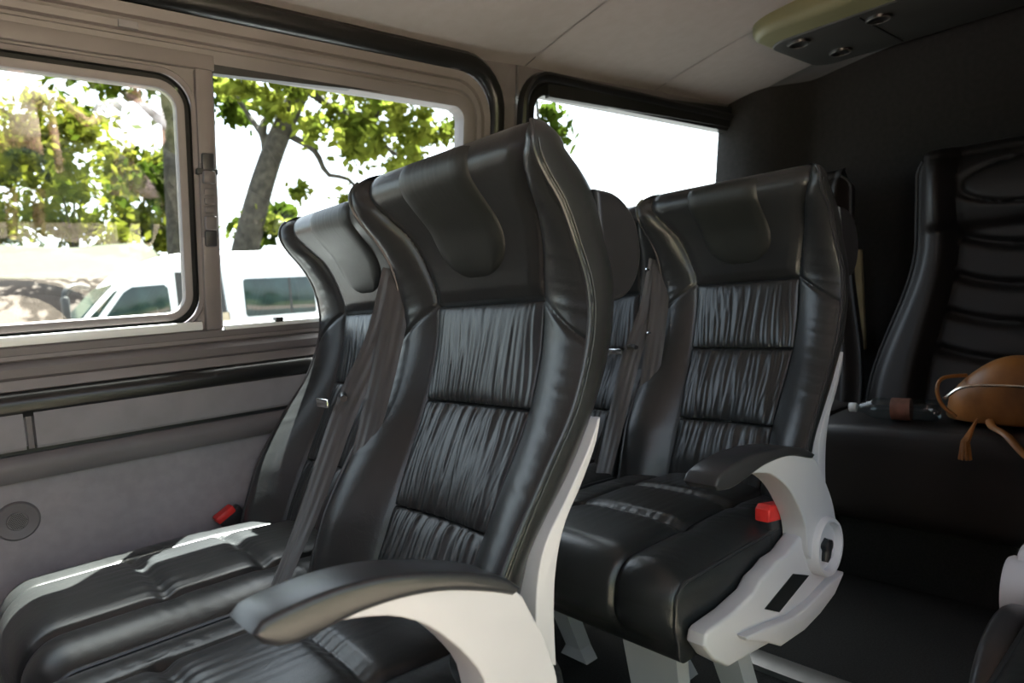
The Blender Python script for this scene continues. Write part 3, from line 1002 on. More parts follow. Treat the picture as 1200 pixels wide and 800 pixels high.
# seat belt webbing: two strands between the seats, tongue on the outer strand
def strap(pts, width, th, normals):
    c = crs(pts, 40)
    nn = crs(normals, 40)
    tg = np.gradient(c, axis=0)
    V, Fc = [], []
    for i in range(40):
        t = tg[i]/np.linalg.norm(tg[i])
        n = nn[i]-t*(nn[i]@t)
        n /= np.linalg.norm(n)
        b = np.cross(t, n)
        for q in np.linspace(-0.5, 0.5, 19):
            V.append(c[i]+b*width*q+n*(th*(0.5+1.6*math.cos(q*math.pi))+0.0005*math.cos(q*6*math.pi)))
        for q in np.linspace(0.5, -0.5, 19):
            V.append(c[i]+b*width*q-n*th*0.2)
    for i in range(39):
        for j in range(38):
            Fc.append((i*38+j, i*38+(j+1) % 38, (i+1)*38+(j+1) % 38, (i+1)*38+j))
    return V, Fc
sA = [(0.690, 0.246, 0.988), (0.640, 0.248, 0.860), (0.566, 0.252, 0.745), (0.480, 0.250, 0.585), (0.405, 0.236, 0.474)]
sB = [(0.700, 0.238, 0.985), (0.668, 0.225, 0.90), (0.610, 0.212, 0.765), (0.548, 0.205, 0.632), (0.470, 0.205, 0.49), (0.455, 0.205, 0.462)]
MESH['belt_lap'] = merge('belt_lap', [strap(sA, 0.046, 0.0015, [(-0.4, -0.9, 0.1), (-0.45, -0.9, 0.1), (-0.75, -0.6, 0.2), (-0.9, -0.3, 0.2), (-0.9, -0.1, 0.3)])], 'belt', sharp=70)
MESH['belt_shoulder'] = merge('belt_shoulder', [strap(sB, 0.047, 0.0015, [(-0.5, -0.85, 0.1), (-0.8, -0.55, 0.2), (-0.9, -0.2, 0.3), (-0.9, -0.05, 0.4), (-0.9, 0, 0.4), (-0.9, 0, 0.4)])], 'belt', sharp=70)
MESH['tongue'] = merge('belt_tongue', [tube_vf([(0.566, 0.262, 0.768), (0.556, 0.238, 0.772), (0.548, 0.222, 0.768)], 0.006, 8)], 'black_plastic')
MESH['tongue_plate'] = box_mesh('tongue_plate', (0.535, 0.262, 0.750), (0.540, 0.305, 0.766), 'chrome', 0.002)
MESH['belt_stud'] = lathe('belt_stud', [(0.0015, -0.006), (0.004, -0.005), (0.005, 0.0), (0.005, 0.004)], 'chrome', 12, 'x')


def add_seat(loc, label, group, arm='', arm_rot=0.0, belt=True, buckle=True, recline=0.0, mirror=False, stud=False, bracket=True):
    root = empty('coach_seat', loc, label, 'seat', group)
    hinge = Vector((0.50, 0, 0.40))
    Rm = Matrix.Translation(hinge) @ Matrix.Rotation(recline, 4, 'Y') @ Matrix.Translation(-hinge)
    Mi = Matrix.Scale(-1, 4, (0, 1, 0)) if mirror else Matrix.Identity(4)
    def part(name, key, back=False, parent=root, label=None, mtx=None):
        o = link(name, MESH[key], parent, label=label)
        m = Mi.copy() if mirror and parent is root else Matrix.Identity(4)
        if back:
            m = m @ Rm
        if mtx is not None:
            m = m @ mtx
        o.matrix_local = m
        return o
    part('seat_cushion', 'cushion')
    part('cushion_piping', 'cushion_piping_l')
    part('cushion_piping', 'cushion_piping_r')
    bc = part('back_cushion', 'back_cushion', True)
    for kk in ('panel_low', 'panel_mid', 'panel_top'):
        part('back_panel', kk, parent=bc)
    part('head_pad', 'head_pad', parent=bc)
    part('piping', 'piping_l', parent=bc)
    part('piping', 'piping_r', parent=bc)
    part('back_shell', 'shell', True, label='light grey plastic back shell')
    part('grab_handle', 'handle', True)
    part('seat_pan', 'pan')
    for lk in ('leg_front', 'leg_rear', 'leg_far'):
        part('leg', lk)
    if bracket:
        b = part('side_bracket', 'bracket', label='light grey side bracket with black slot')
        part('bracket_rib', 'bracket_rib', parent=b)
        part('slot', 'slot', parent=b)
    if arm is not None:
        pv = Vector((PV[0], 0, PV[1]))
        A_ = Matrix.Translation(pv) @ Matrix.Rotation(arm_rot, 4, 'Y') @ Matrix.Translation(-pv)
        a = part('armrest', 'arm'+arm, label='light grey curved armrest', mtx=A_)
        part('arm_pad', 'arm_pad'+arm, parent=a, label='glossy black arm pad')
        if arm == '':
            p_ = part('pivot_housing', 'pivot', mtx=Matrix.Translation((PV[0], 0, PV[1])))
            part('adjuster_knob', 'knob', parent=p_)
    if buckle:
        b = part('buckle', 'buckle')
        part('buckle_button', 'button', parent=b, label='red buckle button')
    if belt:
        b = part('seat_belt', 'belt_shoulder')
        part('lap_strand', 'belt_lap', parent=b)
        tg_ = part('belt_tongue', 'tongue', parent=b)
        part('tongue_plate', 'tongue_plate', parent=b)
        if stud:
            for sx, sy, sz in ((0.640, 0.215, 0.800), (0.700, 0.252, 0.965)):
                part('belt_stud', 'belt_stud', parent=b, mtx=Matrix.Translation((sx-0.045, sy, sz)))
    return root


G_ = 'black leather coach seats'
YA, YW = 0.85, 1.340
add_seat((0, YA, 0), 'black leather seat with raised grey armrest and two hanging belt strands, beside sunlit window seat', G_, arm='_raised', buckle=False)
add_seat((0.07, YW, 0), 'black leather window seat with sunlight patches on its cushion, against side wall', G_, arm=None, belt=False, buckle=False, recline=math.radians(0.5), bracket=False)
add_seat((0.82, YA, 0), 'black leather seat showing red buckle, grey slotted bracket and round armrest pivot', G_, stud=True)
add_seat((0.84, YW, 0), 'black leather window seat mostly hidden behind seat with red buckle', G_, arm=None, belt=False, buckle=False, recline=math.radians(3), bracket=False)
rs = add_seat((0.80, -0.028, 0), 'black leather single seat across the aisle, only cushion edge and grey pivot showing', G_, arm='', arm_rot=math.radians(95), belt=False, buckle=False, mirror=True, bracket=False)
link('bracket_cover', extrude_poly('bracket_cover', [tuple(p) for p in crs([(0.40, 0.30), (0.10, 0.28), (0.12, 0.36), (0.17, 0.415), (0.24, 0.438), (0.31, 0.435), (0.36, 0.41), (0.40, 0.36)], 30)], 'y', 0.243, 0.285, 'pad_plastic', 0.014, 4), rs, label='smooth black bracket cover')

# red buckle tucked beside the sunlit window cushion
bk = empty('seat_buckle', (0.485, 1.597, 0.455), 'orange-red buckle with grey stalk beside sunlit cushion and wall', 'buckle')
o = link('buckle_body', box_mesh('buckle_body', (-0.004, -0.014, -0.03), (0.052, 0.014, 0.016), 'black_plastic', 0.004), bk, rot=(0, math.radians(-28), 0))
link('buckle_button', box_mesh('buckle_button', (-0.006, -0.015, 0.008), (0.040, 0.015, 0.026), 'red', 0.004), o, label='red push button')
o2 = link('stalk', box_mesh('stalk', (0.055, -0.012, -0.02), (0.095, 0.012, 0.006), 'wall_trim', 0.004), bk, rot=(0, math.radians(-20), 0))


# ------------------------------------------------------------------ rear bench seats
def rear_seat(loc, label, hw_top, hw_bot, seed):
    root = empty('rear_seat', loc, label, 'seat', 'ribbed rear seats')
    ztop, zbot = 1.262, 0.46
    nz, ny = 130, 80
    hwf = lambda z: hw_bot+(hw_top-hw_bot)*smoothstep(0.48, 1.0, z)
    lean = lambda z: 0.20*(z-zbot)/(ztop-zbot)+0.03*np.sin((z-zbot)/(ztop-zbot)*3.1)
    seams = (0.62, 0.735, 0.85, 0.975)
    def fx(y, z):
        ay = np.abs(y); h = hwf(z)
        c = h*0.62
        x = lean(z)
        bol = -0.06*smoothstep(c-0.01, c+0.05, ay)*(1-0.75*smoothstep(h-0.05, h, ay))
        x = x+bol+0.008*np.exp(-((ay-c)/0.008)**2)
        sag = 0.05*(1-(ay/c)**2)
        rib = 0
        for s in seams:
            rib = rib+0.022*np.exp(-((z-(s+0.03-sag*0.9))/0.014)**2)
        x = x+np.where(ay < c, rib, 0)
        # head roll
        hd = smoothstep(1.01, 1.05, z-0.0*ay)
        x = x-0.05*hd*np.sin(np.clip((z-1.01)/0.25, 0, 1)*math.pi)**0.6*smoothstep(h*0.98, h*0.75, ay)
        u = (z-1.16)/0.07
        ringd = np.abs(np.sqrt((ay/(h*0.60))**2+u**2)-1)
        x = x+0.014*np.exp(-(ringd/0.08)**2)*(z > 1.0)
        return x
    rows = []
    tops = np.radians(np.linspace(0, 90, 8))[1:]
    for i in range(nz+len(tops)):
        z = zbot+(ztop-zbot)*i/(nz-1) if i < nz else ztop
        a = 0 if i < nz else tops[i-nz]
        h = float(hwf(z))
        dd = max(0, z-(ztop-0.05))
        h = h-0.06+math.sqrt(max(0.06**2-dd*dd, 1e-6))
        ys = np.linspace(-h, h, ny)
        f = fx(ys, np.full(ny, z))
        rx = float(lean(np.array(z)))+0.10
        kk = (1-math.cos(a))*0.9
        lp = [(f[j]+(0.5*(f[j]+rx)-f[j])*kk, ys[j], z+0.035*math.sin(a)) for j in range(ny)]
        for t in np.linspace(0, 1, 10):
            lp.append((rx+(0.5*(float(f.mean())+rx)-rx)*kk, (h-0.03)*(1-2*t), z+0.035*math.sin(a)))
        rows.append(lp)
    P = np.array(rows)
    nr, nc = P.shape[:2]
    fc = [(i*nc+j, i*nc+(j+1) % nc, (i+1)*nc+(j+1) % nc, (i+1)*nc+j) for i in range(nr-1) for j in range(nc)]
    fc += [tuple((nr-1)*nc+j for j in range(nc)), tuple(range(nc))]
    link('back_cushion', mesh_from('rear_back', P.reshape(-1, 3), fc, 'leather_rear', True, 60), root)
    for s in (-1, 1):
        c = []
        for z in np.linspace(zbot, ztop, 60):
            h = float(hwf(z)); dd = max(0, z-(ztop-0.05))
            h = h-0.06+math.sqrt(max(0.06**2-dd*dd, 1e-6))
            c.append((float(fx(np.array([s*h]), np.array([z]))[0])-0.001, s*(h+0.001), z))
        link('piping', tube('piping', c, 0.005, 'piping', 6), root)
        c2 = [(p[0]-0.022, p[1]*0.90, p[2]) for p in c[8:-4]]
    # cushion
    pr_ = np.array([(0.02, 0.20), (-0.40, 0.20), (-0.43, 0.24), (-0.43, 0.40), (-0.42, 0.445), (-0.39, 0.468), (-0.2, 0.476), (0.02, 0.46)])
    pr_ = np.vstack([pr_[:1], crs(pr_[1:], 40)])
    ysn = np.linspace(-hw_bot, hw_bot, 50)
    P = np.zeros((50, len(pr_), 3))
    for j, y in enumerate(ysn):
        u = abs(y)/hw_bot
        d = 0.012*(1-u**6)-0.008*math.exp(-((abs(y)-hw_bot*0.45)/0.006)**2)
        P[j, :, 0] = pr_[:, 0]-d*smoothstep(0.0, -0.4, pr_[:, 0])
        P[j, :, 1] = y
        P[j, :, 2] = pr_[:, 1]+d*smoothstep(0.3, 0.45, pr_[:, 1])
    n1, n2 = P.shape[:2]
    fc = [(i*n2+j, i*n2+(j+1) % n2, (i+1)*n2+(j+1) % n2, (i+1)*n2+j) for i in range(n1-1) for j in range(n2)]
    fc += [tuple(range(n2)), tuple((n1-1)*n2+j for j in range(n2))]
    link('seat_cushion', mesh_from('rear_cushion', P.reshape(-1, 3), fc, 'leather_rear', True, 60), root)
    link('plinth', box_mesh('plinth', (-0.36, -hw_bot+0.03, 0.0), (0.18, hw_bot-0.03, 0.21), 'carpet', 0.01), root)
    return root

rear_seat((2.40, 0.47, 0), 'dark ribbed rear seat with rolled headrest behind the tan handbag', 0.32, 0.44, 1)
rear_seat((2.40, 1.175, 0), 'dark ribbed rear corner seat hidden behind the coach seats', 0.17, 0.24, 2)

# ------------------------------------------------------------------ handbag and bottle on the rear seat
hb = empty('handbag', (2.13, 0.385, 0.500), 'tan leather handbag with metal zip lying on dark rear seat', 'handbag', rz=math.radians(4))
n1, n2 = 36, 40
P = np.zeros((n1, n2, 3))
for i in range(n1):
    u = -1+2*i/(n1-1)
    for j in range(n2):
        a = 2*math.pi*j/n2
        c, s = math.cos(a), math.sin(a)
        rad = (max(1e-4, 1-abs(u)**2.6))**0.5
        hz = (0.155 if s > 0 else 0.012)*rad
        P[i, j] = (0.095*rad*np.sign(c)*abs(c)**0.75, u*0.215, (0.002+hz*np.sign(s)*abs(s)**0.8)+0.012*math.sin(u*5)*max(0, s)*rad)
link('bag_body', grid_mesh('bag_body', P, 'bag', cv=True, sharp=80), hb)
c = crs([(-0.086, 0.20, 0.060), (-0.098, 0.15, 0.095), (-0.094, 0.05, 0.100), (-0.096, -0.06, 0.092), (-0.092, -0.16, 0.085)], 30)
c[:, 0] -= 0.0
link('zip', tube('zip', c, 0.004, 'zip', 6), hb, label='shiny metal zip')
c = crs([(-0.02, 0.16, 0.115), (-0.06, 0.205, 0.112), (-0.085, 0.216, 0.088), (-0.088, 0.206, 0.045), (-0.085, 0.175, 0.012)], 24)
link('side_loop', tube('side_loop', c, 0.005, 'bag', 8), hb)
c = crs([(-0.10, 0.10, 0.010), (-0.15, 0.085, 0.004), (-0.21, 0.05, 0.0), (-0.262, 0.0, -0.04), (-0.275, -0.06, -0.075), (-0.262, -0.16, -0.06)], 30)
link('strap', tube('strap', c, 0.009, 'bag', 8, flat=0.6), hb)
tv = []
for k in range(9):
    a = k*0.7
    tv.append(tube_vf([(-0.100, 0.125, 0.012), (-0.15+0.003*math.cos(a), 0.125, 0.004), (-0.268+0.006*math.cos(a), 0.122+0.006*math.sin(a), -0.012), (-0.288+0.008*math.cos(a), 0.120+0.012*math.sin(a), -0.05)], [0.003, 0.004, 0.004, 0.003], 6))
link('tassel', merge('tassel', tv, 'bag'), hb)

bt = empty('water_bottle', (2.06, 0.70, 0.518), 'clear plastic water bottle with white cap lying beside tan handbag', 'bottle', rz=math.radians(-82))
pf = [(0.011, -0.115), (0.012, -0.100), (0.013, -0.098), (0.022, -0.080), (0.030, -0.060), (0.031, -0.035), (0.029, -0.03), (0.031, -0.02), (0.029, 0.0), (0.031, 0.02), (0.029, 0.04), (0.031, 0.06), (0.030, 0.09), (0.024, 0.098), (0.004, 0.095)]
link('bottle_body', lathe('bottle_body', pf, 'plastic_clear', 24, 'x'), bt)
link('cap', lathe('cap', [(0.012, -0.130), (0.0135, -0.128), (0.0135, -0.112), (0.012, -0.110)], 'white_cap', 18, 'x'), bt, label='white screw cap')
link('label', lathe('label', [(0.0315, -0.018), (0.0318, -0.016), (0.0318, 0.028), (0.0315, 0.03)], 'label', 24, 'x'), bt, label='reddish brown label')

# ------------------------------------------------------------------ outside
GZ = -0.55
g1 = link('ground', box_mesh('ground', (-60, -5.0, GZ-0.2), (70, 1.2, GZ), 'dirt'))
tag(g1, 'pinkish gravel ground beside the open door', kind='structure')
g4 = link('car_park', box_mesh('car_park', (-60, 1.2, GZ-0.2), (70, 60, GZ-0.005), 'asphalt'))
tag(g4, 'grey asphalt car park under the minibus', kind='structure')
g2 = link('grass_field', box_mesh('grass_field', (-60, -40, GZ-0.18), (70, -4.8, GZ+0.02), 'grass'))
tag(g2, 'sunlit grass field beyond the gravel', kind='structure')
# embankment behind the parked minibus: bare pink slope, grass on top
def bank_h(x, y):
    side = 1-float(smoothstep(0.25, 0.33, x/max(y, 1)))
    return GZ+0.01+side*(3.0*float(smoothstep(15.5, 21.0, y))+1.6*float(smoothstep(21.0, 29.0, y))+0.10*math.sin(x*0.9+y*0.7))
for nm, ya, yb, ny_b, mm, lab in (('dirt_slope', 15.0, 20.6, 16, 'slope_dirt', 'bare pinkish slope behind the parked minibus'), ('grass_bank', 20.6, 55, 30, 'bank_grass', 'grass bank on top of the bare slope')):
    P = np.zeros((60, ny_b, 3))
    for i, x in enumerate(np.linspace(-30, 40, 60)):
        for j, y in enumerate(np.linspace(ya, yb, ny_b)):
            P[i, j] = (x, y, bank_h(x, y))
    tag(link(nm, grid_mesh(nm, P, mm)), lab, kind='structure')


def leaves_mesh(name, centers, radii, count, size, m, seed, flat=0.8):
    r = np.random.default_rng(seed)
    V = np.zeros((count*4, 3))
    idx = r.integers(0, len(centers), count)
    C = np.array(centers)[idx]
    R = np.array(radii)[idx][:, None]
    d = r.normal(size=(count, 3))
    d /= np.linalg.norm(d, axis=1)[:, None]
    rad = R*np.minimum(np.abs(r.normal(size=(count, 1)))*0.62, 1.6)
    pos = C+d*rad*np.array([1, 1, flat])
    a = r.normal(size=(count, 3)); a /= np.linalg.norm(a, axis=1)[:, None]
    b = np.cross(a, r.normal(size=(count, 3))); b /= np.linalg.norm(b, axis=1)[:, None]+1e-9
    s = size*(0.6+0.8*r.random((count, 1)))
    V[0::4] = pos-a*s*0.6
    V[1::4] = pos+b*s*0.36
    V[2::4] = pos+a*s*0.6
    V[3::4] = pos-b*s*0.36
    F = [(4*i, 4*i+1, 4*i+2, 4*i+3) for i in range(count)]
    me = bpy.data.meshes.new(name)
    me.from_pydata(V.tolist(), [], F)
    me.materials.append(M[m])
    return me


def branch(a, b, r0, r1, n=10, wob=0.15, seed=0):
    r = np.random.default_rng(seed)
    a, b = np.array(a, float), np.array(b, float)
    c = [a+(b-a)*t+r.normal(size=3)*wob*(0 if t in (0, 1) else 1)*np.linalg.norm(b-a)*0.12 for t in np.linspace(0, 1, 5)]
    return crs(c, n), np.linspace(r0, r1, n)


def tree(name, label, base, top, r0, r1, limbs, clusters, count, size, m, seed, group='trees beyond the windows', cat='tree', mid=None):
    root = empty(name, base, label, cat, group)
    b = np.array(base)
    c = crs([b+[0, 0, -0.1]]+([np.array(mid)] if mid else [])+[np.array(top)], 24)-b
    link('trunk', tube('trunk', c, np.linspace(r0, r1, 24), 'bark', 12), root)
    for k, (p, q, ra, rb) in enumerate(limbs):
        cc, rr = branch(np.array(p)-b, np.array(q)-b, ra, rb, 12, 0.28, seed+k)
        link('branch', tube('branch', cc, rr, 'bark', 8), root)
    link('foliage', leaves_mesh('foliage', [np.array(p[:3])-b for p in clusters], [p[3] for p in clusters], count, size, m, seed), root, kind='stuff')
    return root


def far(px, py, dep):
    d = fwd+r2*(px-600)/790+u2*(400-py)/790
    p = d*dep
    return np.array([p[0], p[1], p[2]+CAM_Z])


def clus(lst):
    return [tuple(far(px, py, dep))+(rad,) for px, py, dep, rad in lst]


# leaning tree seen through the fixed pane
rc = np.random.default_rng(21)
treeA_clusters = []
while len(treeA_clusters) < 110:
    px, py = rc.uniform(250, 580), rc.uniform(20, 255)
    if py > 140+0.5*(px-330) or (px < 330 and rc.random() < 0.55) or py > 240:
        continue
    treeA_clusters.append(tuple(far(px, py, rc.uniform(14.6, 17.2)))+(rc.uniform(0.25, 0.62),))
for px, py in ((300, 250), (350, 225), (405, 235), (440, 245), (262, 105), (285, 275), (320, 262)):
    treeA_clusters.append(tuple(far(px, py, 16.2))+(0.30,))
A0, A1, A2 = far(268, 300, 16), far(312, 200, 16), far(368, 92, 16)
baseA = np.array([A0[0]-0.5, A0[1]+0.35, GZ])
tree('leaning_tree', 'leaning tree with thick trunk and yellow-green leaves beyond the minibus', tuple(baseA), tuple(far(392, 30, 16)), 0.38, 0.18,
     [(A1, far(318, 90, 16.3), 0.14, 0.05), (far(342, 160, 16), far(430, 235, 15.6), 0.09, 0.03), (far(362, 105, 16), far(480, 190, 15.5), 0.12, 0.03),
      (far(385, 50, 16), far(520, 120, 15.5), 0.14, 0.03), (far(330, 180, 16), far(262, 90, 16.5), 0.10, 0.03), (far(430, 150, 15.6), far(470, 90, 15), 0.05, 0.02)],
     treeA_clusters, 11000, 0.20, 'leaf_a', 3,
     mid=tuple(A1))
# upright tree behind the sash
B0 = far(207, 300, 18)
tree('upright_tree', 'upright dark-trunked tree behind the minibus cab', (B0[0], B0[1], GZ), tuple(far(196, 40, 18)), 0.42, 0.24,
     [(far(202, 150, 18), far(120, 90, 18), 0.14, 0.04), (far(200, 120, 18), far(255, 60, 18), 0.12, 0.04)],
     clus([(190, 80, 18, 1.2), (130, 90, 18, 1.2), (240, 90, 18, 0.7), (185, 215, 18.5, 0.8), (80, 60, 18, 1.4), (275, 130, 18.5, 0.5), (300, 270, 18.5, 0.6), (330, 255, 18.5, 0.5)]), 2600, 0.28, 'leaf_b', 5)
# leafy shrubs behind
for k, (px, py, dep, rad, lab) in enumerate(((-40, 195, 29, 3.4, 'round sunlit shrub on the grass past the minibus nose'), (75, 190, 26, 2.4, 'broad light green shrub on grass left of upright tree'),
                                             (160, 215, 31, 2.0, 'low dense shrub just left of upright tree trunk'))):
    c = far(px, py, dep)
    gb = bank_h(c[0], c[1])
    sh = empty('shrub', (c[0], c[1], gb), lab, 'shrub', 'shrubs on the bank')
    H = c[2]-gb
    for s in range(4):
        a = s*1.6+k
        link('stem', tube('stem', crs([(0.1*math.cos(a), 0.1*math.sin(a), 0), (0.4*math.cos(a), 0.4*math.sin(a), H*0.5), (0.9*math.cos(a), 0.9*math.sin(a), H)], 10), np.linspace(0.07, 0.03, 10), 'bark', 6), sh)
    cl = []
    for j in range(26):
        zc_ = 0.35+(H+rad*0.7)*rc.random()
        sp_ = rad*(0.75-0.35*abs(zc_/(H+rad)-0.45))
        cl.append((sp_*rc.uniform(-1, 1), sp_*rc.uniform(-1, 1)*0.8, zc_, rad*0.42))
    link('foliage', leaves_mesh('foliage', [p[:3] for p in cl], [p[3] for p in cl], 4200, 0.32, 'leaf_c', 50+k), sh, kind='stuff')
# sapling seen through the rear quarter window
c = far(650, 150, 15)
tree('young_tree', 'young tree whose leaf tips show in rear quarter window', (c[0]-0.6, c[1]-0.2, GZ), (c[0]-0.5, c[1], c[2]+0.6), 0.10, 0.03,
     [((c[0]-0.55, c[1], c[2]-0.6), tuple(far(662, 160, 15)), 0.03, 0.01)],
     clus([(645, 135, 15, 0.45), (655, 155, 15, 0.35), (630, 190, 15, 0.6)]), 260, 0.22, 'leaf_b', 9)

# hedge of shrubs on the door side, mirrored in the sash glass
for k in range(5):
    x = -7.5+4.9*k
    sh = empty('shrub', (x, -10.5-0.6*(k % 2), GZ), 'leafy shrub in the hedge facing the open door', 'shrub', 'door side hedge')
    for s in range(3):
        a = s*2.1+k
        link('stem', tube('stem', [(0, 0, 0), (0.3*math.cos(a), 0.3*math.sin(a), 1.0), (0.6*math.cos(a), 0.6*math.sin(a), 2.2)], [0.07, 0.05, 0.03], 'bark', 6), sh)
    cl = [(1.1*math.cos(j*1.3+k), 0.9*math.sin(j*1.7), 1.6+1.3*math.sin(j*2.1+k), 0.95) for j in range(7)]
    link('foliage', leaves_mesh('foliage', [p[:3] for p in cl], [p[3] for p in cl], 1700, 0.30, 'leaf_c', 80+k), sh, kind='stuff')

# ------------------------------------------------------------------ parked minibus
BY = 12.55
mb = empty('minibus', (1.55, BY, GZ), 'white high-roof minibus parked side-on beyond the windows', 'minibus')
# local: x from nose 0 to tail 6, near side at y=0, far side y=1.95, z from ground
sp = [(0.02, 0.35), (-0.02, 0.62), (0.0, 1.0), (0.08, 1.30), (0.25, 1.48), (0.42, 1.56), (0.75, 1.92), (1.05, 2.22), (1.35, 2.48), (1.75, 2.64), (2.4, 2.70), (4.5, 2.72), (5.85, 2.68), (5.98, 2.50), (6.02, 1.3), (6.0, 0.35)]
bs = [tuple(p) for p in np.vstack([crs(sp, 90)])]
link('body', extrude_poly('bus_body', bs, 'y', 0.0, 1.95, 'van_white', 0.10, 4), mb)
def flat(name, pts, m, y=-0.012, parent=mb, th=0.02, bevel=0.0):
    return link(name, extrude_poly(name, pts, 'y', y, y+th, m, bevel), parent)
cw = [tuple(p) for p in [(0.74, 1.56), (1.12, 2.06), (1.25, 2.14), (1.74, 2.16), (1.80, 2.10), (1.82, 1.60), (1.78, 1.56)]]
fw = flat('cab_window', cw, 'van_glass', bevel=0.006)
flat('quarter_light', [(0.46, 1.54), (0.62, 1.56), (1.04, 2.10), (0.98, 2.08), (0.66, 1.75)], 'van_glass')
flat('cab_door_seam', [(0.66, 0.5), (0.675, 0.5), (0.675, 1.50), (0.66, 1.50)], 'van_black')
flat('door_opening', [(1.93, 0.55), (2.80, 0.55), (2.70, 2.36), (1.93, 2.36)], 'van_black', y=-0.014)
flat('door_seat', [(2.50, 0.9), (2.80, 0.9), (2.78, 1.62), (2.54, 1.60)], 'van_beige', y=-0.03)
flat('door_pillar', [(2.82, 0.5), (3.10, 0.5), (2.96, 2.40), (2.72, 2.40)], 'van_white', y=-0.03, th=0.03)
for xa, xb in ((3.08, 4.46), (4.52, 5.78)):
    wn = flat('side_window', [tuple(p) for p in rrect(xa, xb, 1.50, 2.20, 0.06)], 'van_glass', bevel=0.004)
    flat('window_bar', [(xa+0.86, 1.50), (xa+0.90, 1.50), (xa+0.90, 2.20), (xa+0.86, 2.20)], 'van_black', y=-0.016, parent=wn, th=0.01)
flat('roof_gutter', [(1.7, 2.44), (5.9, 2.44), (5.9, 2.47), (1.7, 2.47)], 'van_white', y=-0.03, th=0.04)
flat('side_moulding', [(0.9, 0.80), (5.9, 0.80), (5.9, 0.90), (0.9, 0.90)], 'van_black', y=-0.02)
# windscreen on the sloped nose
ws = [(0.44, 0.12, 1.585), (0.44, 1.83, 1.585), (1.02, 1.75, 2.195), (1.02, 0.2, 2.195)]
ws = [(x-0.03, y, z+0.02) for x, y, z in ws]
link('windscreen', mesh_from('windscreen', ws+[(x+0.05, y, z-0.03) for x, y, z in ws], [(0, 1, 2, 3), (7, 6, 5, 4)]+[(i, (i+1) % 4, 4+(i+1) % 4, 4+i) for i in range(4)], 'van_glass', False), mb)
mr = link('wing_mirror', tube('mirror_arm', crs([(0.50, -0.02, 1.54), (0.36, -0.16, 1.58), (0.26, -0.26, 1.76), (0.26, -0.28, 2.06), (0.40, -0.22, 2.18), (0.62, -0.04, 2.16)], 24), 0.045, 'van_black', 8), mb)
link('mirror_head', box_mesh('mirror_head', (0.20, -0.40, 1.62), (0.30, -0.18, 2.02), 'van_black', 0.04), mr)
link('headlamp', box_mesh('headlamp', (0.05, -0.01, 0.78), (0.45, 0.30, 1.02), 'lamp_lens', 0.05), mb)
link('bumper', box_mesh('bumper', (-0.10, 0.0, 0.32), (0.35, 1.95, 0.62), 'van_black', 0.06), mb)
for wx in (0.95, 4.85):
    for wy_ in (0.02, 1.75):
        whl = link('wheel', lathe('wheel', [(0.2, -0.02), (0.30, -0.03), (0.34, 0.0), (0.35, 0.04), (0.35, 0.16), (0.33, 0.2), (0.2, 0.2)], 'tyre', 28, 'y'), mb, (wx, wy_-0.02, 0.35))
        link('hub_cap', lathe('hub_cap', [(0.02, -0.045), (0.10, -0.04), (0.19, -0.02), (0.20, 0.0)], 'chrome', 20, 'y'), whl)


# ------------------------------------------------------------------ people standing outside the open door
def skin_mesh(name, verts, edges, radii, m, sub=2, root=0):
    me = bpy.data.meshes.new(name)
    me.from_pydata(verts, edges, [])
    o = bpy.data.objects.new(name+'_src', me)
    col.objects.link(o)
    o.modifiers.new('s', 'SKIN')
    for i, r in enumerate(radii):
        rr = r if isinstance(r, tuple) else (r, r)
        me.skin_vertices[0].data[i].radius = rr
        me.skin_vertices[0].data[i].use_root = (i == root)
    sd = o.modifiers.new('d', 'SUBSURF')
    sd.levels = sub
    sd.render_levels = sub
    dg = bpy.context.evaluated_depsgraph_get()
    ev = o.evaluated_get(dg)
    res = bpy.data.meshes.new_from_object(ev)
    bpy.data.objects.remove(o)
    for p in res.polygons:
        p.use_smooth = True
    res.materials.clear()
    res.materials.append(M[m])
    return res


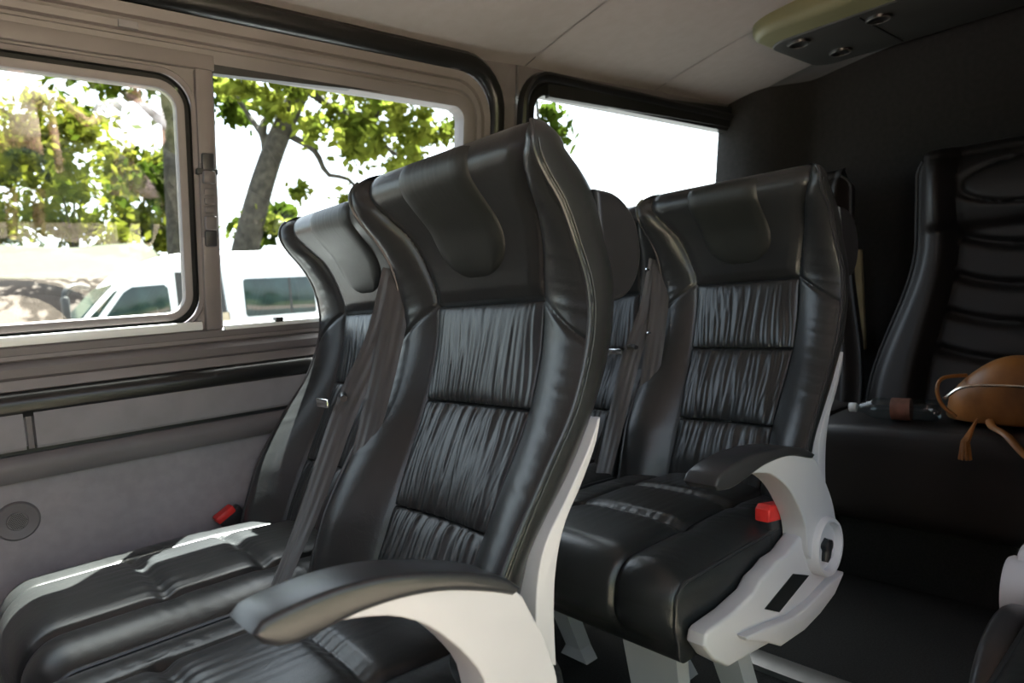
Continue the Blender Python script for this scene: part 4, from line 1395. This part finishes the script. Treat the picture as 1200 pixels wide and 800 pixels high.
def person(loc, rz, label, H, arms, top_m, low_m, hair_m, skirt, shoe_m, bag=False):
    root = empty('person', loc, label, 'person', 'people outside the open door', rz=rz)
    s = H/1.70
    V = [(0, 0, 0.95), (0, 0, 1.10), (0, 0, 1.28), (0, 0, 1.40), (0, 0.0, 1.47), (0, 0.01, 1.56), (0, 0.015, 1.64)]
    R = [(0.145, 0.105), (0.125, 0.095), (0.145, 0.10), (0.10, 0.075), 0.052, (0.075, 0.085), (0.062, 0.072)]
    E = [(0, 1), (1, 2), (2, 3), (3, 4), (4, 5), (5, 6)]
    def chain(start, pts, rad):
        p = start
        for q, r in zip(pts, rad):
            V.append(q); R.append(r); E.append((p, len(V)-1)); p = len(V)-1
        return p
    hands = []
    for sx, (el, wr_, hd) in zip((-1, 1), arms):
        e = chain(3, [(sx*0.17, 0, 1.38), el, wr_, hd], [0.058, 0.045, 0.032, (0.034, 0.022)])
        hands.append(e)
        d = Vector(hd)-Vector(wr_)
        d.normalize()
        side = d.cross(Vector((0, 1, 0.2))).normalized()
        for k in range(4):
            b = Vector(hd)+side*(-0.027+0.018*k)+d*0.01
            L = (0.062, 0.075, 0.070, 0.055)[k]
            m_ = b+d*L*0.6
            t_ = b+d*L+Vector((0, 0.012, 0))
            chain(e, [tuple(b+d*0.02), tuple(m_), tuple(t_)], [0.010, 0.009, 0.008])
        th = Vector(wr_)+side*0.03+d*0.03
        chain(e-1, [tuple(th), tuple(th+d*0.035+side*0.02)], [0.011, 0.009])
    for sx in (-1, 1):
        chain(0, [(sx*0.09, 0, 0.88), (sx*0.10, 0.01, 0.50), (sx*0.10, -0.02, 0.28), (sx*0.105, -0.02, 0.08), (sx*0.115, 0.10, 0.035)], [0.088, 0.058, 0.052, 0.036, 0.034])
    V = [tuple(c*s for c in v) for v in V]
    R = [tuple(c*s for c in r) if isinstance(r, tuple) else r*s for r in R]
    body = link('body', skin_mesh('person_body', V, E, R, 'skin'), root)
    # face
    for sx in (-1, 1):
        link('eye', lathe('eye', [(0.002, 0.004), (0.009, 0.002), (0.011, -0.004)], 'eye', 10, 'y'), root, (sx*0.032*s, 0.088*s, 1.595*s))
        link('ear', tube('ear', [(sx*0.078*s, 0.01*s, 1.565*s), (sx*0.088*s, 0.0, 1.59*s), (sx*0.080*s, -0.005*s, 1.615*s)], 0.011*s, 'skin', 8), root)
    link('nose', tube('nose', [(0, 0.088*s, 1.60*s), (0, 0.104*s, 1.565*s), (0, 0.090*s, 1.555*s)], [0.007*s, 0.012*s, 0.010*s], 'skin', 8), root)
    link('mouth', tube('mouth', [(-0.022*s, 0.083*s, 1.528*s), (0, 0.089*s, 1.526*s), (0.022*s, 0.083*s, 1.528*s)], 0.005*s, 'lips', 6), root)
    # hair cap
    P = np.zeros((14, 24, 3))
    for i in range(14):
        ph = math.radians(8+i*7.5)
        for j in range(24):
            a = 2*math.pi*j/24
            k = 1.0 if math.sin(a) < 0.35 or i < 7 else 0.80
            P[i, j] = (0.088*s*math.sin(ph)*math.cos(a)*k, (0.004+0.100*math.sin(ph)*math.sin(a)*k)*s, (1.60+0.115*math.cos(ph))*s)
    link('hair', grid_mesh('hair', P, hair_m, cv=True, sharp=90), root)
    # top garment with sleeves
    V2 = [(0, 0, 0.90), (0, 0, 1.10), (0, 0, 1.28), (0, 0, 1.405), (0, 0, 1.44)]
    R2 = [(0.185, 0.135), (0.155, 0.12), (0.168, 0.122), (0.118, 0.092), (0.075, 0.07)]
    E2 = [(0, 1), (1, 2), (2, 3), (3, 4)]
    for sx, (el, wr_, hd) in zip((-1, 1), arms):
        a = len(V2)
        V2 += [(sx*0.175, 0, 1.385), tuple(0.3*x+0.7*y for x, y in zip((sx*0.175, 0, 1.385), el))]
        R2 += [0.082, 0.076]
        E2 += [(3, a), (a, a+1)]
    V2 = [tuple(c*s for c in v) for v in V2]
    R2 = [tuple(c*s for c in r) if isinstance(r, tuple) else r*s for r in R2]
    link('shirt', skin_mesh('shirt', V2, E2, R2, top_m), root)
    # lower garment
    if skirt:
        pr_ = [(0.150, 0.98), (0.165, 0.95), (0.185, 0.85), (0.20, 0.70), (0.215, 0.58), (0.210, 0.575), (0.15, 0.60)]
        P = np.zeros((len(pr_), 36, 3))
        for i, (r, z) in enumerate(pr_):
            for j in range(36):
                a = 2*math.pi*j/36
                rr = r*(1+0.05*math.sin(a*9)*(0.98-z)*2)
                P[i, j] = (rr*math.cos(a)*s, rr*0.78*math.sin(a)*s, z*s)
        link('skirt', grid_mesh('skirt', P, low_m, cv=True, sharp=80), root)
        for sx in (-1, 1):
            link('legging', tube('legging', [(sx*0.095*s, 0, 0.65*s), (sx*0.10*s, 0.01*s, 0.50*s), (sx*0.10*s, -0.02*s, 0.28*s), (sx*0.105*s, -0.02*s, 0.12*s)], [0.085*s, 0.066*s, 0.060*s, 0.045*s], 'shorts', 12), root)
    else:
        V3, R3, E3 = [(0, 0, 0.97), (0, 0, 0.90)], [(0.155, 0.115), (0.165, 0.125)], [(0, 1)]
        for sx in (-1, 1):
            a = len(V3)
            V3 += [(sx*0.09, 0, 0.84), (sx*0.105, 0.01, 0.52)]
            R3 += [0.115, 0.105]
            E3 += [(1, a), (a, a+1)]
        link('shorts', skin_mesh('shorts', [tuple(c*s for c in v) for v in V3], E3, [tuple(c*s for c in r) if isinstance(r, tuple) else r*s for r in R3], low_m), root)
    for sx in (-1, 1):
        link('shoe', box_mesh('shoe', ((sx*0.11-0.045)*s, -0.08*s, 0.0), ((sx*0.11+0.045)*s, 0.19*s, 0.085*s), shoe_m, 0.035*s, 4), root)
    if bag:
        link('waist_bag', tube('waist_bag', [(-0.16*s, 0.16*s, 1.02*s), (0, 0.19*s, 1.0*s), (0.16*s, 0.14*s, 0.98*s)], [0.03*s, 0.07*s, 0.05*s], 'bagcloth', 12), root)
    return root

hang = lambda sx: ((sx*0.24, -0.03, 1.10), (sx*0.255, 0.05, 0.86), (sx*0.255, 0.07, 0.78))
person((0.85, -3.95, GZ), 0.0, 'person in loose cream shirt and dark shorts standing with arms down', 1.66,
       (hang(-1), hang(1)), 'shirt_cream', 'shorts', 'hair_fair', False, 'shoe')
person((1.66, -3.75, GZ), 0.15, 'person in white shirt and pink skirt with one arm stretched out', 1.62,
       (((-0.36, 0.14, 1.20), (-0.52, 0.24, 1.36), (-0.58, 0.28, 1.41)), ((0.22, 0.10, 1.12), (0.10, 0.24, 1.06), (0.04, 0.27, 1.05))),
       'shirt_white', 'skirt_pink', 'hair', True, 'shoe', bag=True)
